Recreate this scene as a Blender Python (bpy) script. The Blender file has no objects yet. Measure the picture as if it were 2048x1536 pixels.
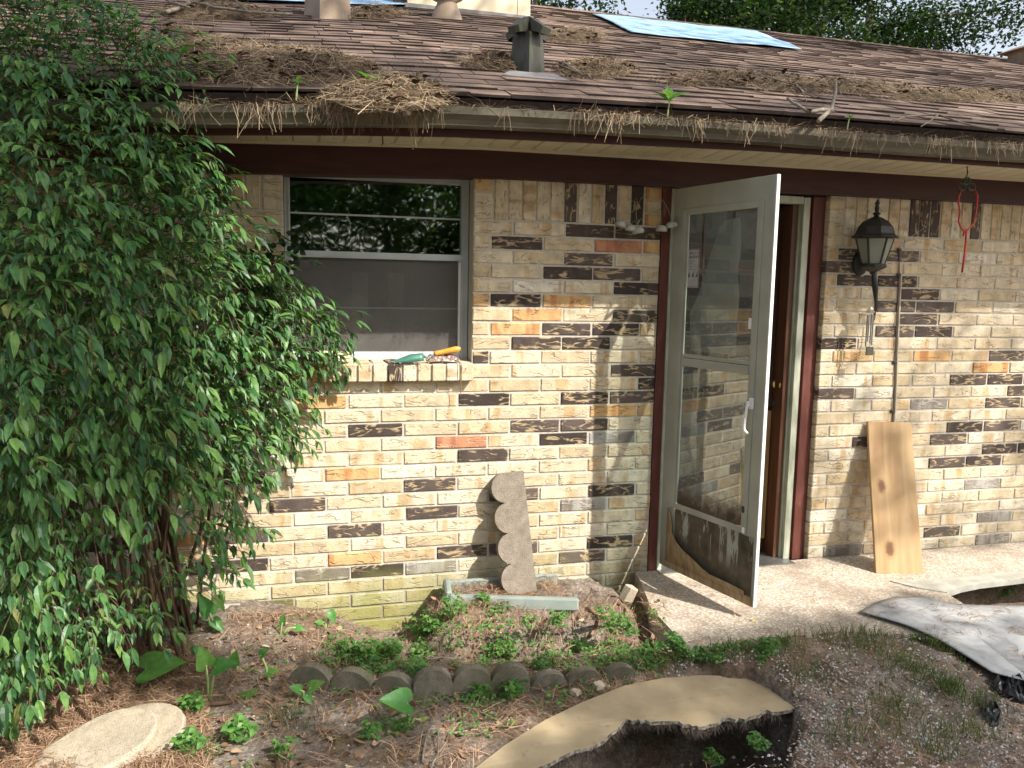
import bpy, math, random
import numpy as np
from mathutils import Vector, Matrix

# ------------------------------------------------------------------ camera
SC = bpy.context.scene
COL = SC.collection
F, CD, CH = 1611.0, 3.85077, 1.56017          # focal length (px of 2048), distance to wall, eye height
YAW, PIT, ROL = .259135538, .117200909, .0192980867
cy, sy, cp, sp = math.cos(YAW), math.sin(YAW), math.cos(PIT), math.sin(PIT)
_f = Vector((sy * cp, cy * cp, -sp)); _r = Vector((cy, -sy, 0)); _u = _r.cross(_f)
CR = _r * math.cos(ROL) + _u * math.sin(ROL)
CU = _u * math.cos(ROL) - _r * math.sin(ROL)
CF = _f
EYE = Vector((0, -CD, CH))
cam = bpy.data.cameras.new('camera')
cam.sensor_width = 36; cam.lens = 36 * F / 2048; cam.clip_start = .05; cam.clip_end = 500
camo = bpy.data.objects.new('camera', cam); COL.objects.link(camo)
camo.matrix_world = Matrix(((CR.x, CU.x, -CF.x, EYE.x), (CR.y, CU.y, -CF.y, EYE.y), (CR.z, CU.z, -CF.z, EYE.z), (0, 0, 0, 1)))
SC.camera = camo

# ------------------------------------------------------------------ light
SUN = Vector((.83, -1.0, 1.23)).normalized()     # towards the sun
W = bpy.data.worlds.new('World'); SC.world = W; W.use_nodes = True
wn = W.node_tree.nodes; wl = W.node_tree.links
bg = wn['Background']; bg.inputs['Strength'].default_value = .13
sky = wn.new('ShaderNodeTexSky'); sky.sky_type = 'NISHITA'; sky.sun_disc = False
sky.sun_elevation = math.asin(SUN.z); sky.sun_rotation = math.atan2(SUN.x, SUN.y)
sky.air_density = 1.0; sky.dust_density = 3.0; sky.ozone_density = 1.0
hs = wn.new('ShaderNodeHueSaturation'); hs.inputs['Saturation'].default_value = .5      # thin summer haze: a whiter sky
wl.new(sky.outputs[0], hs.inputs['Color']); wl.new(hs.outputs[0], bg.inputs['Color'])
sl = bpy.data.lights.new('sun', 'SUN'); sl.energy = 3.9; sl.angle = math.radians(.5); sl.color = (1, .942, .855)
so = bpy.data.objects.new('sun', sl); COL.objects.link(so)
so.rotation_euler = SUN.to_track_quat('Z', 'Y').to_euler(); so.location = SUN * 30
SC.view_settings.view_transform = 'Standard'; SC.view_settings.look = 'None'
SC.view_settings.gamma = 1; SC.view_settings.use_curve_mapping = False
SC.view_settings.exposure = 1.05
SC.render.engine = 'CYCLES'
SC.cycles.max_bounces = 8; SC.cycles.transparent_max_bounces = 24

# ------------------------------------------------------------------ helpers
R = random.Random(7)
def U(a, b): return R.uniform(a, b)
def ray(px, py): return CF + CR * ((px - 1024) / F) - CU * ((py - 768) / F)
def onY(px, py, y=0.): d = ray(px, py); return EYE + d * ((y - EYE.y) / d.y)
def onZ(px, py, z=0.): d = ray(px, py); return EYE + d * ((z - EYE.z) / d.z)
def pr(p):
    d = Vector(p) - EYE; z = d.dot(CF)
    return (1024 + F * d.dot(CR) / z, 768 - F * d.dot(CU) / z)
def sm(a, b, x):
    t = np.clip((np.asarray(x, float) - a) / (b - a), 0, 1); return t * t * (3 - 2 * t)
def inpoly(x, y, poly):
    c = False; n = len(poly)
    for i in range(n):
        x1, y1 = poly[i]; x2, y2 = poly[i - 1]
        if (y1 > y) != (y2 > y) and x < (x2 - x1) * (y - y1) / (y2 - y1) + x1: c = not c
    return c
def hashn(ix, iy, s):
    h = (ix * 374761393 + iy * 668265263 + s * 974711) & 0x7fffffff
    h = ((h ^ (h >> 13)) * 1274126177) & 0x7fffffff
    return ((h ^ (h >> 16)) & 0xffff) / 65535.0
def vnoise(x, y, s=0):
    x = np.asarray(x, float); y = np.asarray(y, float)
    xi = np.floor(x).astype(np.int64); yi = np.floor(y).astype(np.int64)
    fx = x - xi; fy = y - yi; fx = fx * fx * (3 - 2 * fx); fy = fy * fy * (3 - 2 * fy)
    a = hashn(xi, yi, s); b = hashn(xi + 1, yi, s); c = hashn(xi, yi + 1, s); d = hashn(xi + 1, yi + 1, s)
    return (a * (1 - fx) + b * fx) * (1 - fy) + (c * (1 - fx) + d * fx) * fy - .5
def _h1(ix, iy, s):
    h = (ix * 374761393 + iy * 668265263 + s * 974711) & 0x7fffffff
    h = ((h ^ (h >> 13)) * 1274126177) & 0x7fffffff
    return ((h ^ (h >> 16)) & 0xffff) / 65535.0
def fbm1(x, y, s=0, o=3):
    t = 0; a = 1; x = float(x); y = float(y)
    for i in range(o):
        X = x * 2 ** i; Y = y * 2 ** i; xi = math.floor(X); yi = math.floor(Y); fx = X - xi; fy = Y - yi; fx = fx * fx * (3 - 2 * fx); fy = fy * fy * (3 - 2 * fy); k = s + i
        t += a * ((_h1(xi, yi, k) * (1 - fx) + _h1(xi + 1, yi, k) * fx) * (1 - fy) + (_h1(xi, yi + 1, k) * (1 - fx) + _h1(xi + 1, yi + 1, k) * fx) * fy - .5); a *= .5
    return t
def fbm(x, y, s=0, o=3):
    t = 0; a = 1
    for i in range(o):
        t = t + a * vnoise(np.asarray(x) * 2 ** i, np.asarray(y) * 2 ** i, s + i); a *= .5
    return t

BOXF = [(0, 3, 2, 1), (4, 5, 6, 7), (0, 1, 5, 4), (1, 2, 6, 5), (2, 3, 7, 6), (3, 0, 4, 7)]
def outward(vs, fs):
    n = len(vs); c = (sum(v[0] for v in vs) / n, sum(v[1] for v in vs) / n, sum(v[2] for v in vs) / n); out = []
    for f in fs:
        a, b, d = vs[f[0]], vs[f[1]], vs[f[2]]
        u = (b[0] - a[0], b[1] - a[1], b[2] - a[2]); w = (d[0] - a[0], d[1] - a[1], d[2] - a[2])
        nx_, ny_, nz_ = u[1] * w[2] - u[2] * w[1], u[2] * w[0] - u[0] * w[2], u[0] * w[1] - u[1] * w[0]
        out.append(f if nx_ * (a[0] - c[0]) + ny_ * (a[1] - c[1]) + nz_ * (a[2] - c[2]) >= 0 else tuple(reversed(f)))
    return out
class MB:
    def __init__(s): s.v = []; s.f = []; s.m = []; s.a = []
    def add(s, vs, fs, mi=0, rnd=0.):
        o = len(s.v); s.v += [tuple(v) for v in vs]
        for f in fs: s.f.append(tuple(i + o for i in f)); s.m.append(mi); s.a.append(rnd)
    def box(s, x0, x1, y0, y1, z0, z1, mi=0, rnd=0., T=None):
        vs = [(x0, y0, z0), (x1, y0, z0), (x1, y1, z0), (x0, y1, z0), (x0, y0, z1), (x1, y0, z1), (x1, y1, z1), (x0, y1, z1)]
        if T: vs = [T(*v) for v in vs]; s.add(vs, outward(vs, BOXF), mi, rnd); return
        s.add(vs, [(0, 3, 2, 1), (4, 5, 6, 7), (0, 1, 5, 4), (1, 2, 6, 5), (2, 3, 7, 6), (3, 0, 4, 7)], mi, rnd)
    def cbox(s, x0, x1, y0, y1, z0, z1, b=.004, T=None, mi=0, rnd=0.):
        """box with every edge chamfered by b"""
        vs = []; ix = {}
        X = (x0, x1); Y = (y0, y1); Z = (z0, z1); sg = (1, -1)
        for i in (0, 1):
            for j in (0, 1):
                for k in (0, 1):
                    for ax in range(3):
                        p = [X[i] + sg[i] * b, Y[j] + sg[j] * b, Z[k] + sg[k] * b]
                        p[ax] = (X[i], Y[j], Z[k])[ax]
                        ix[(i, j, k, ax)] = len(vs); vs.append(tuple(p))
        fs = []
        def q(*a): fs.append(tuple(ix[t] for t in a))
        for i in (0, 1):
            q(*[(i, j, k, 0) for j, k in ((0, 0), (1, 0), (1, 1), (0, 1))])
            q(*[(j, i, k, 1) for j, k in ((0, 0), (1, 0), (1, 1), (0, 1))])
            q(*[(j, k, i, 2) for j, k in ((0, 0), (1, 0), (1, 1), (0, 1))])
            for j in (0, 1):
                q((0, i, j, 1), (1, i, j, 1), (1, i, j, 2), (0, i, j, 2))
                q((i, 0, j, 0), (i, 1, j, 0), (i, 1, j, 2), (i, 0, j, 2))
                q((i, j, 0, 0), (i, j, 1, 0), (i, j, 1, 1), (i, j, 0, 1))
                for k in (0, 1):
                    fs.append((ix[(i, j, k, 0)], ix[(i, j, k, 1)], ix[(i, j, k, 2)]))
        if T: vs = [T(*v) for v in vs]
        fs = outward(vs, fs)
        s.add(vs, fs, mi, rnd)
    def tube(s, pts, r, n=6, mi=0, cap=True, rnd=0.):
        pts = [Vector(p) for p in pts]; m = len(pts)
        rs = r if isinstance(r, (list, tuple)) else [r] * m
        ref = Vector((.31, .17, .93)); vs = []; fs = []
        for i, p in enumerate(pts):
            t = (pts[min(i + 1, m - 1)] - pts[max(i - 1, 0)])
            t = t.normalized() if t.length > 1e-9 else Vector((0, 0, 1))
            a = t.cross(ref)
            if a.length < .05: a = t.cross(Vector((1, 0, 0)))
            a.normalize(); b = t.cross(a)
            for k in range(n):
                an = 2 * math.pi * k / n; vs.append(p + (a * math.cos(an) + b * math.sin(an)) * rs[i])
        for i in range(m - 1):
            for k in range(n):
                fs.append((i * n + k, i * n + (k + 1) % n, (i + 1) * n + (k + 1) % n, (i + 1) * n + k))
        if cap: fs.append(tuple(range(n - 1, -1, -1))); fs.append(tuple((m - 1) * n + k for k in range(n)))
        s.add(vs, fs, mi, rnd)
    def lathe(s, prof, n=16, o=(0, 0, 0), T=None, mi=0, ph=0.):
        vs = []; fs = []; m = len(prof)
        for r, z in prof:
            for k in range(n):
                a = 2 * math.pi * k / n + ph; vs.append((o[0] + r * math.cos(a), o[1] + r * math.sin(a), o[2] + z))
        for i in range(m - 1):
            for k in range(n): fs.append((i * n + k, i * n + (k + 1) % n, (i + 1) * n + (k + 1) % n, (i + 1) * n + k))
        fs.append(tuple(range(n - 1, -1, -1))); fs.append(tuple((m - 1) * n + k for k in range(n)))
        if T: vs = [T(*v) for v in vs]
        s.add(vs, fs, mi)
    def prism(s, poly, z0, z1, T=None, mi=0, top=None):
        """extrude a 2-D polygon (x, y) from z0 to z1; z1 may be a function of (x, y)"""
        n = len(poly); g = z1 if callable(z1) else (lambda x, y: z1); g0 = z0 if callable(z0) else (lambda x, y: z0)
        vs = [(x, y, g0(x, y)) for x, y in poly] + [(x, y, g(x, y)) for x, y in poly]
        if T: vs = [T(*v) for v in vs]
        fs = [tuple(range(n - 1, -1, -1)), tuple(range(n, 2 * n))] + [(i, (i + 1) % n, n + (i + 1) % n, n + i) for i in range(n)]
        s.add(vs, fs, mi)
    def strip(s, xs, prof, zo, mi=0, close=True):
        """profile (y, z) swept along x with height offset zo(x)"""
        n = len(prof); vs = []; fs = []
        for x in xs:
            for (y, z) in prof: vs.append((x, y, z + zo(x)))
        for i in range(len(xs) - 1):
            for k in range(n if close else n - 1):
                k2 = (k + 1) % n; fs.append((i * n + k, i * n + k2, (i + 1) * n + k2, (i + 1) * n + k))
        if close: fs.append(tuple(range(n - 1, -1, -1))); fs.append(tuple((len(xs) - 1) * n + k for k in range(n)))
        s.add(vs, fs, mi)
    def mesh(s, name, mats, smooth=False):
        me = bpy.data.meshes.new(name); me.from_pydata(s.v, [], s.f)
        for m in (mats if isinstance(mats, (list, tuple)) else [mats]): me.materials.append(m)
        if any(s.m): me.polygons.foreach_set('material_index', s.m)
        if any(s.a):
            at = me.attributes.new('rnd', 'FLOAT', 'FACE'); at.data.foreach_set('value', s.a)
        if smooth: me.polygons.foreach_set('use_smooth', [True] * len(s.f))
        me.update(); return me
    def obj(s, name, mats, parent=None, smooth=False, loc=None):
        me = s.mesh(name, mats, smooth)
        if loc is not None:
            me.transform(Matrix.Translation(-Vector(loc)))
        o = bpy.data.objects.new(name, me); COL.objects.link(o)
        wl_ = Vector(loc) if loc is not None else Vector((0, 0, 0))
        if parent is not None:
            o.parent = parent; o.location = wl_ - WPOS.get(parent.name, Vector((0, 0, 0)))
        else: o.location = wl_
        WPOS[o.name] = wl_
        return o
WPOS = {}
def link(name, me, loc, parent):
    o = bpy.data.objects.new(name, me); COL.objects.link(o); o.parent = parent
    o.location = Vector(loc) - WPOS.get(parent.name, Vector((0, 0, 0))) if parent else Vector(loc)
    WPOS[o.name] = Vector(loc); return o
def thing(name, label, cat, loc=(0, 0, 0), group=None):
    o = bpy.data.objects.new(name, None); COL.objects.link(o); o.location = loc; WPOS[o.name] = Vector(loc)
    o.empty_display_size = .1
    o['label'] = label; o['category'] = cat
    if group: o['group'] = group
    return o
def tag(o, label=None, cat=None, group=None, kind=None):
    if label: o['label'] = label
    if cat: o['category'] = cat
    if group: o['group'] = group
    if kind: o['kind'] = kind
    return o

# ------------------------------------------------------------------ materials
class Mt:
    def __init__(s, name, rough=.7, spec=.3):
        s.m = bpy.data.materials.new(name); s.m.use_nodes = True
        s.nt = s.m.node_tree; s.N = s.nt.nodes; s.L = s.nt.links
        s.b = s.N['Principled BSDF']; s.out = s.N['Material Output']
        s.b.inputs['Roughness'].default_value = rough; s.b.inputs['Specular IOR Level'].default_value = spec
        s._oc = None
    def n(s, t, **k):
        x = s.N.new(t)
        for a, v in k.items(): setattr(x, a, v)
        return x
    def put(s, sock, v):
        if isinstance(v, bpy.types.NodeSocket): s.L.new(v, sock)
        elif isinstance(v, (tuple, list)) and sock.type == 'RGBA' and len(v) == 3: sock.default_value = (*v, 1)
        else: sock.default_value = v
    def math(s, op, a, b=0., c=0., clamp=False):
        x = s.n('ShaderNodeMath', operation=op); x.use_clamp = clamp
        s.put(x.inputs[0], a); s.put(x.inputs[1], b); s.put(x.inputs[2], c); return x.outputs[0]
    def rnd(s):
        oi = s.n('ShaderNodeObjectInfo'); at = s.n('ShaderNodeAttribute', attribute_name='rnd')
        return s.math('FRACT', s.math('ADD', oi.outputs['Random'], at.outputs['Fac']))
    def coord(s, stretch=(1, 1, 1), world=False, shift=False):
        if world: c = s.n('ShaderNodeNewGeometry').outputs['Position']
        else: c = s.n('ShaderNodeTexCoord').outputs['Object']
        mp = s.n('ShaderNodeMapping'); mp.inputs['Scale'].default_value = stretch; s.L.new(c, mp.inputs['Vector'])
        if shift:
            oi = s.n('ShaderNodeObjectInfo'); k = s.math('MULTIPLY', oi.outputs['Random'], 61.7)
            s.L.new(k, mp.inputs['Location'])
        return mp.outputs[0]
    def noise(s, scale, stretch=(1, 1, 1), detail=3, dist=0., world=False, shift=False, rough=.5):
        x = s.n('ShaderNodeTexNoise'); x.inputs['Scale'].default_value = scale; x.inputs['Detail'].default_value = detail
        x.inputs['Distortion'].default_value = dist; x.inputs['Roughness'].default_value = rough
        s.L.new(s.coord(stretch, world, shift), x.inputs['Vector']); return x.outputs['Fac']
    def voro(s, scale, stretch=(1, 1, 1), feature='F1', out='Color', world=False):
        x = s.n('ShaderNodeTexVoronoi', feature=feature); x.inputs['Scale'].default_value = scale
        s.L.new(s.coord(stretch, world), x.inputs['Vector']); return x.outputs[out]
    def ramp(s, fac, stops, const=False):
        x = s.n('ShaderNodeValToRGB'); e = x.color_ramp.elements
        if const: x.color_ramp.interpolation = 'CONSTANT'
        while len(e) < len(stops): e.new(.5)
        for i, (p, c) in enumerate(stops):
            e[i].position = p; e[i].color = (c, c, c, 1) if isinstance(c, (int, float)) else (*c, 1)
        s.L.new(fac, x.inputs[0]); return x.outputs[0]
    def mix(s, fac, a, b, mode='MIX'):
        x = s.n('ShaderNodeMix', data_type='RGBA', blend_type=mode)
        s.put(x.inputs[0], fac); s.put(x.inputs[6], a); s.put(x.inputs[7], b); return x.outputs[2]
    def color(s, c): s.put(s.b.inputs['Base Color'], c); return s
    def bump(s, h, strength=.3, dist=.01):
        x = s.n('ShaderNodeBump'); x.inputs['Strength'].default_value = strength; x.inputs['Distance'].default_value = dist
        s.put(x.inputs['Height'], h); s.L.new(x.outputs[0], s.b.inputs['Normal']); return s
    def translucent(s, col, amt):
        t = s.n('ShaderNodeBsdfTranslucent'); s.put(t.inputs[0], col)
        mx = s.n('ShaderNodeMixShader'); mx.inputs[0].default_value = amt
        s.L.new(s.b.outputs[0], mx.inputs[1]); s.L.new(t.outputs[0], mx.inputs[2]); s.L.new(mx.outputs[0], s.out.inputs[0]); return s

def simple(name, stops, scale=8, rough=.7, spec=.3, stretch=(1, 1, 1), bump=0., bd=.004, detail=4, metal=0., world=False):
    m = Mt(name, rough, spec); nz = m.noise(scale, stretch, detail, world=world)
    if isinstance(stops[0], (int, float)): c = stops; stops = [(.3, tuple(v * .8 for v in c)), (.7, tuple(v * 1.12 for v in c))]
    m.color(m.ramp(nz, stops))
    m.b.inputs['Metallic'].default_value = metal
    if bump: m.bump(m.noise(scale * 4, stretch, 4, world=world), bump, bd)
    return m.m

def brick_mat(name, pal, crack_col, lw, flash=None, flash_lo=.56, crackmix=.8, vert=False):
    m = Mt(name, .82, .25)
    base = m.ramp(m.rnd(), pal)
    st = (1, 1, 1) if not vert else (1, 1, 1)
    sA = (16, 10, 2.2) if not vert else (2.2, 10, 16)
    sB = (9, 9, 34) if not vert else (34, 9, 9)
    if flash:
        fl = m.ramp(m.noise(1, sA, 2, shift=True), [(flash_lo, 0.), (flash_lo + .10, .75)])
        base = m.mix(fl, base, flash)
    blot = m.ramp(m.noise(18, (1, 1, 1), 4, shift=True), [(.35, .82), (.65, 1.1)])
    base = m.mix(1., base, blot, 'MULTIPLY')
    ln = m.noise(1, sB, 2.2, .6, shift=True)
    line = m.ramp(m.math('ABSOLUTE', m.math('SUBTRACT', ln, .5)), [(0., 1.), (lw, .75), (lw * 2.1, 0.)])
    brk = m.ramp(m.noise(11, (1, 1, 1.7), 2, shift=True), [(.44, 0.), (.54, 1.)])
    line = m.math('MULTIPLY', line, brk)
    col = m.mix(m.math('MULTIPLY', line, crackmix), base, crack_col)
    pos = m.n('ShaderNodeNewGeometry').outputs['Position']; sx = m.n('ShaderNodeSeparateXYZ'); m.L.new(pos, sx.inputs[0])
    zz = m.math('ADD', sx.outputs[2], m.math('MULTIPLY', m.noise(5, (1, 1, 1), 4, world=True), -.34))
    mo = m.ramp(m.math('ADD', zz, .22), [(.02, .85), (.27, 0.)])
    xr = m.ramp(m.math('MULTIPLY', sx.outputs[0], .25), [(.30, 0.), (.46, 1.)])     # mould is darker towards the door
    mc = m.mix(xr, (.25, .25, .075), (.095, .09, .06))
    col = m.mix(mo, col, mc)
    m.color(col)
    h = m.math('SUBTRACT', m.noise(90, (1, 1, 1), 3, shift=True), m.math('MULTIPLY', line, 1.6 if lw < .03 else -1.2))
    m.bump(h, .55, .004)
    return m.m
CREAM = [(0., (.50, .395, .245)), (.22, (.585, .49, .335)), (.45, (.64, .56, .42)), (.7, (.565, .455, .30)), (1., (.68, .625, .50))]
DARK = [(0., (.048, .035, .030)), (.5, (.078, .058, .049)), (1., (.125, .097, .083))]
BM = {'c': brick_mat('brick_cream', CREAM, (.24, .165, .09), .012, (.50, .33, .16), .55, .62),
      'd': brick_mat('brick_dark_glazed', DARK, (.50, .38, .22), .026, (.10, .075, .06), .60, .9),
      'o': brick_mat('brick_orange', [(0., (.56, .34, .15)), (1., (.60, .43, .22))], (.25, .13, .05), .013, (.42, .17, .06), .5, .8),
      'r': brick_mat('brick_red', [(0., (.47, .21, .12)), (1., (.50, .24, .13))], (.55, .36, .24), .015, (.38, .15, .09), .5, .8),
      'g': brick_mat('brick_greyed', [(0., (.20, .17, .14)), (1., (.26, .23, .20))], (.42, .38, .32), .03, (.42, .40, .36), .48, .8),
      'cv': brick_mat('brick_cream_soldier', CREAM, (.24, .165, .09), .012, (.45, .30, .15), .56, .62, True),
      'dv': brick_mat('brick_dark_soldier', DARK, (.50, .40, .24), .022, (.10, .075, .06), .62, .9, True)}
M = {}
def mortar():
    m = Mt('mortar', .95, .1); c = m.ramp(m.noise(60, detail=4), [(.3, (.43, .395, .33)), (.7, (.57, .53, .455))])
    pos = m.n('ShaderNodeNewGeometry').outputs['Position']; sx = m.n('ShaderNodeSeparateXYZ'); m.L.new(pos, sx.inputs[0])
    zz = m.math('ADD', sx.outputs[2], m.math('MULTIPLY', m.noise(5, (1, 1, 1), 4, world=True), -.34))
    m.color(m.mix(m.ramp(m.math('ADD', zz, .22), [(.02, .7), (.20, 0.)]), c, (.17, .16, .08)))
    m.bump(m.noise(150, detail=3), .5, .003); return m.m
M['mortar'] = mortar()
M['concrete'] = simple('foundation_concrete', [(.3, (.30, .29, .25)), (.7, (.44, .43, .37))], 14, .9, .2, bump=.3)
M['redwood'] = simple('dark_red_paint', [(.3, (.042, .014, .012)), (.7, (.062, .021, .017))], 6, .55, .35, (1, 1, 6), .08)
M['redtrim'] = simple('red_trim_paint', [(.3, (.10, .032, .024)), (.62, (.15, .048, .036)), (.76, (.26, .15, .11))], 9, .6, .3, (3, 3, .7), .12)
M['soffit'] = simple('soffit_vinyl', [(.3, (.56, .51, .36)), (.7, (.66, .61, .45))], 3, .5, .3)
M['gutter'] = simple('weathered_gutter', [(.25, (.050, .044, .030)), (.5, (.095, .086, .060)), (.75, (.15, .135, .10))], 5, .5, .4, (1, 3, 3), .1)
M['alu'] = simple('window_aluminium', [(.3, (.40, .43, .44)), (.7, (.52, .55, .56))], 7, .42, .5, bump=.05)
M['white'] = simple('white_enamel', [(.3, (.72, .72, .70)), (.7, (.82, .82, .80))], 7, .35, .5)
M['whitejamb'] = simple('weathered_white_jamb', [(.25, (.28, .30, .22)), (.6, (.46, .48, .38))], 9, .5, .4, (4, 4, 1), .1)
M['steel'] = simple('tarnished_steel', [(.3, (.22, .22, .21)), (.7, (.40, .40, .38))], 20, .4, .5, metal=.8)
M['chrome'] = simple('bright_metal', [(.3, (.6, .6, .6)), (.7, (.8, .8, .8))], 20, .2, .5, metal=1.)
M['brass'] = simple('brass', [(.3, (.60, .42, .14)), (.7, (.72, .52, .2))], 20, .25, .5, metal=1.)
M['black'] = simple('black_iron', [(.3, (.012, .013, .012)), (.7, (.03, .032, .03))], 20, .5, .4, bump=.1)
M['blackplastic'] = simple('black_plastic_film', [(.3, (.012, .013, .016)), (.7, (.03, .032, .038))], 10, .28, .5, bump=.2)
M['darkroom'] = simple('dark_interior', [(.3, (.030, .028, .024)), (.7, (.045, .042, .036))], 3, .9, .1)  # room darkness put into the wall colour
M['blind'] = simple('white_blind', [(.3, (.16, .16, .155)), (.7, (.21, .21, .20))], 3, .7, .2)
M['woodjamb'] = simple('stained_wood', [(.3, (.075, .030, .016)), (.7, (.13, .055, .028))], 6, .5, .35, (8, 8, .6), .1)
M['doordark'] = simple('dark_stained_door', [(.3, (.030, .018, .012)), (.7, (.055, .03, .02))], 6, .45, .4, (8, 8, .6), .1)
M['doortan'] = simple('sunlit_door_tan', [(.25, (.20, .11, .05)), (.75, (.40, .25, .12))], 5, .6, .3, (7, 7, .7), .1)  # sunlight on the lower door put into the colour as lighter tan
def pitted(name, a, b, c_, moss):
    m = Mt(name, .96, .12); c = m.ramp(m.noise(24, detail=6, rough=.7), [(.28, a), (.5, b), (.72, c_)])
    st = m.ramp(m.noise(4.5, detail=5, rough=.6), [(.42, 0.), (.66, moss)]); c = m.mix(st, c, (.10, .095, .06))
    v = m.voro(130, out='Distance'); pit = m.ramp(v, [(.10, 0.), (.22, 1.)]); c = m.mix(1., c, m.mix(pit, (.45, .42, .38), (1., 1., 1.)), 'MULTIPLY'); m.color(c)
    m.bump(m.math('ADD', m.noise(160, detail=4), m.math('MULTIPLY', pit, .5)), .9, .004); return m.m
M['edging'] = pitted('pinkish_concrete', (.18, .148, .118), (.245, .205, .165), (.31, .265, .22), .35)
M['edgingmoss'] = pitted('mossy_concrete', (.13, .12, .09), (.20, .18, .145), (.27, .24, .20), .75)
M['splash'] = simple('greenish_grey_plastic', [(.3, (.17, .20, .18)), (.7, (.25, .285, .255))], 9, .55, .3, bump=.15)
M['stone'] = pitted('tan_cast_stone', (.34, .285, .21), (.44, .375, .28), (.52, .45, .35), .22)
def hardboard():
    m = Mt('tan_hardboard', .78, .22); c = m.ramp(m.noise(7, detail=6, rough=.65), [(.3, (.33, .255, .155)), (.7, (.43, .345, .22))])
    c = m.mix(m.ramp(m.noise(26, detail=5, rough=.7), [(.60, 0.), (.72, .55)]), c, (.17, .125, .08))
    c = m.mix(m.ramp(m.noise(3, (1, 9, 1), 4), [(.60, 0.), (.70, .3)]), c, (.52, .45, .33)); m.color(c); m.bump(m.noise(90, detail=3), .2, .002); return m.m
M['ply'] = hardboard()
M['plyedge'] = simple('broken_board_edge', [(.3, (.05, .04, .03)), (.7, (.5, .46, .38))], 60, .95, .1, bump=.6)
M['sheet'] = simple('grey_white_board', [(.3, (.33, .34, .345)), (.58, (.42, .43, .435)), (.74, (.36, .35, .33))], 26, .8, .2, bump=.1)
M['red'] = simple('red_cord', (.42, .03, .03), 20, .45, .4)
M['greenhook'] = simple('dark_green_iron', (.03, .07, .04), 20, .5, .4)
M['trowel'] = simple('green_enamel', [(.3, (.05, .16, .12)), (.7, (.07, .21, .16)), (.78, (.22, .2, .16))], 14, .4, .5)
M['handle'] = simple('orange_varnished_wood', [(.3, (.58, .26, .03)), (.7, (.72, .36, .06))], 10, .35, .5, (8, 1, 1))
M['foil'] = simple('crumpled_wrapper', [(.35, (.5, .48, .46)), (.55, (.2, .08, .06)), (.7, (.6, .58, .56))], 60, .35, .5, bump=.8, bd=.01)
M['hose'] = simple('yellowed_tubing', [(.3, (.50, .46, .24)), (.7, (.66, .62, .38))], 20, .25, .5)
M['cable'] = simple('brown_cable', (.09, .06, .05), 20, .6, .3)
M['conduit'] = simple('cable_cover_strip', (.45, .40, .29), 20, .6, .3)
M['cap'] = simple('dull_grey_caps', [(.3, (.34, .35, .31)), (.7, (.50, .51, .46))], 30, .55, .4, bump=.15)
M['cable_wire'] = simple('thin_wire', (.40, .38, .34), 20, .5, .4)
M['flue'] = simple('flue_metal', [(.3, (.035, .036, .026)), (.55, (.075, .072, .055)), (.8, (.10, .115, .05))], 8, .6, .35, (3, 3, 1), .1)
M['pipe'] = simple('tan_vent_paint', [(.3, (.20, .145, .10)), (.7, (.29, .215, .15))], 8, .55, .35)
M['siding'] = simple('cream_siding', [(.3, (.66, .56, .38)), (.7, (.74, .64, .46))], 4, .6, .3)
M['flash'] = simple('lead_flashing', [(.3, (.16, .15, .15)), (.7, (.24, .23, .22))], 14, .6, .4)
M['tarp'] = simple('pale_blue_tarp', [(.3, (.20, .36, .54)), (.7, (.33, .49, .64))], 2, .4, .4, (1, 4, 1), .3, .02)
M['knotwood'] = None
def knotwood():
    m = Mt('pine_board', .6, .3)
    g = m.noise(2.2, (8, 8, .8), 4, 1.2)
    c = m.ramp(g, [(.3, (.34, .205, .095)), (.5, (.41, .265, .13)), (.7, (.46, .315, .165))])
    co = m.n('ShaderNodeTexCoord').outputs['Object']
    for (kx, kz, kr) in ((.085, .135, .042), (.060, .475, .036)):
        v = m.n('ShaderNodeVectorMath', operation='SUBTRACT'); m.L.new(co, v.inputs[0]); v.inputs[1].default_value = (kx, 0, kz)
        mp = m.n('ShaderNodeMapping'); mp.inputs['Scale'].default_value = (1, 0, .62); m.L.new(v.outputs[0], mp.inputs[0])
        ln = m.n('ShaderNodeVectorMath', operation='LENGTH'); m.L.new(mp.outputs[0], ln.inputs[0])
        d = m.math('ADD', m.math('DIVIDE', ln.outputs[1], kr), m.math('MULTIPLY', m.math('SUBTRACT', m.noise(40, (1, 1, 1), 3), .5), .5))
        c = m.mix(m.ramp(d, [(.22, .95), (.48, .8), (.62, .35), (.95, 0.)]), c, (.13, .055, .022))
    m.color(c); m.bump(m.noise(4, (60, 60, 2), 3), .12, .003); return m.m
M['knotwood'] = knotwood()
def shingle():
    m = Mt('asphalt_shingle', .95, .15)
    c = m.ramp(m.rnd(), [(0., (.15, .106, .085)), (.3, (.215, .150, .115)), (.55, (.18, .128, .104)), (.8, (.265, .188, .142)), (1., (.20, .142, .122))])
    gr = m.ramp(m.noise(220, detail=2), [(.3, .6), (.7, 1.35)])
    st = m.ramp(m.noise(2.2, detail=4, world=True), [(.35, .7), (.65, 1.15)])
    m.color(m.mix(1., m.mix(1., c, gr, 'MULTIPLY'), st, 'MULTIPLY')); m.bump(m.noise(260, detail=2), .6, .003); return m.m
M['shingle'] = shingle()
M['roofdeck'] = simple('roof_underlay', (.055, .042, .037), 20, .95, .1)

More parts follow.
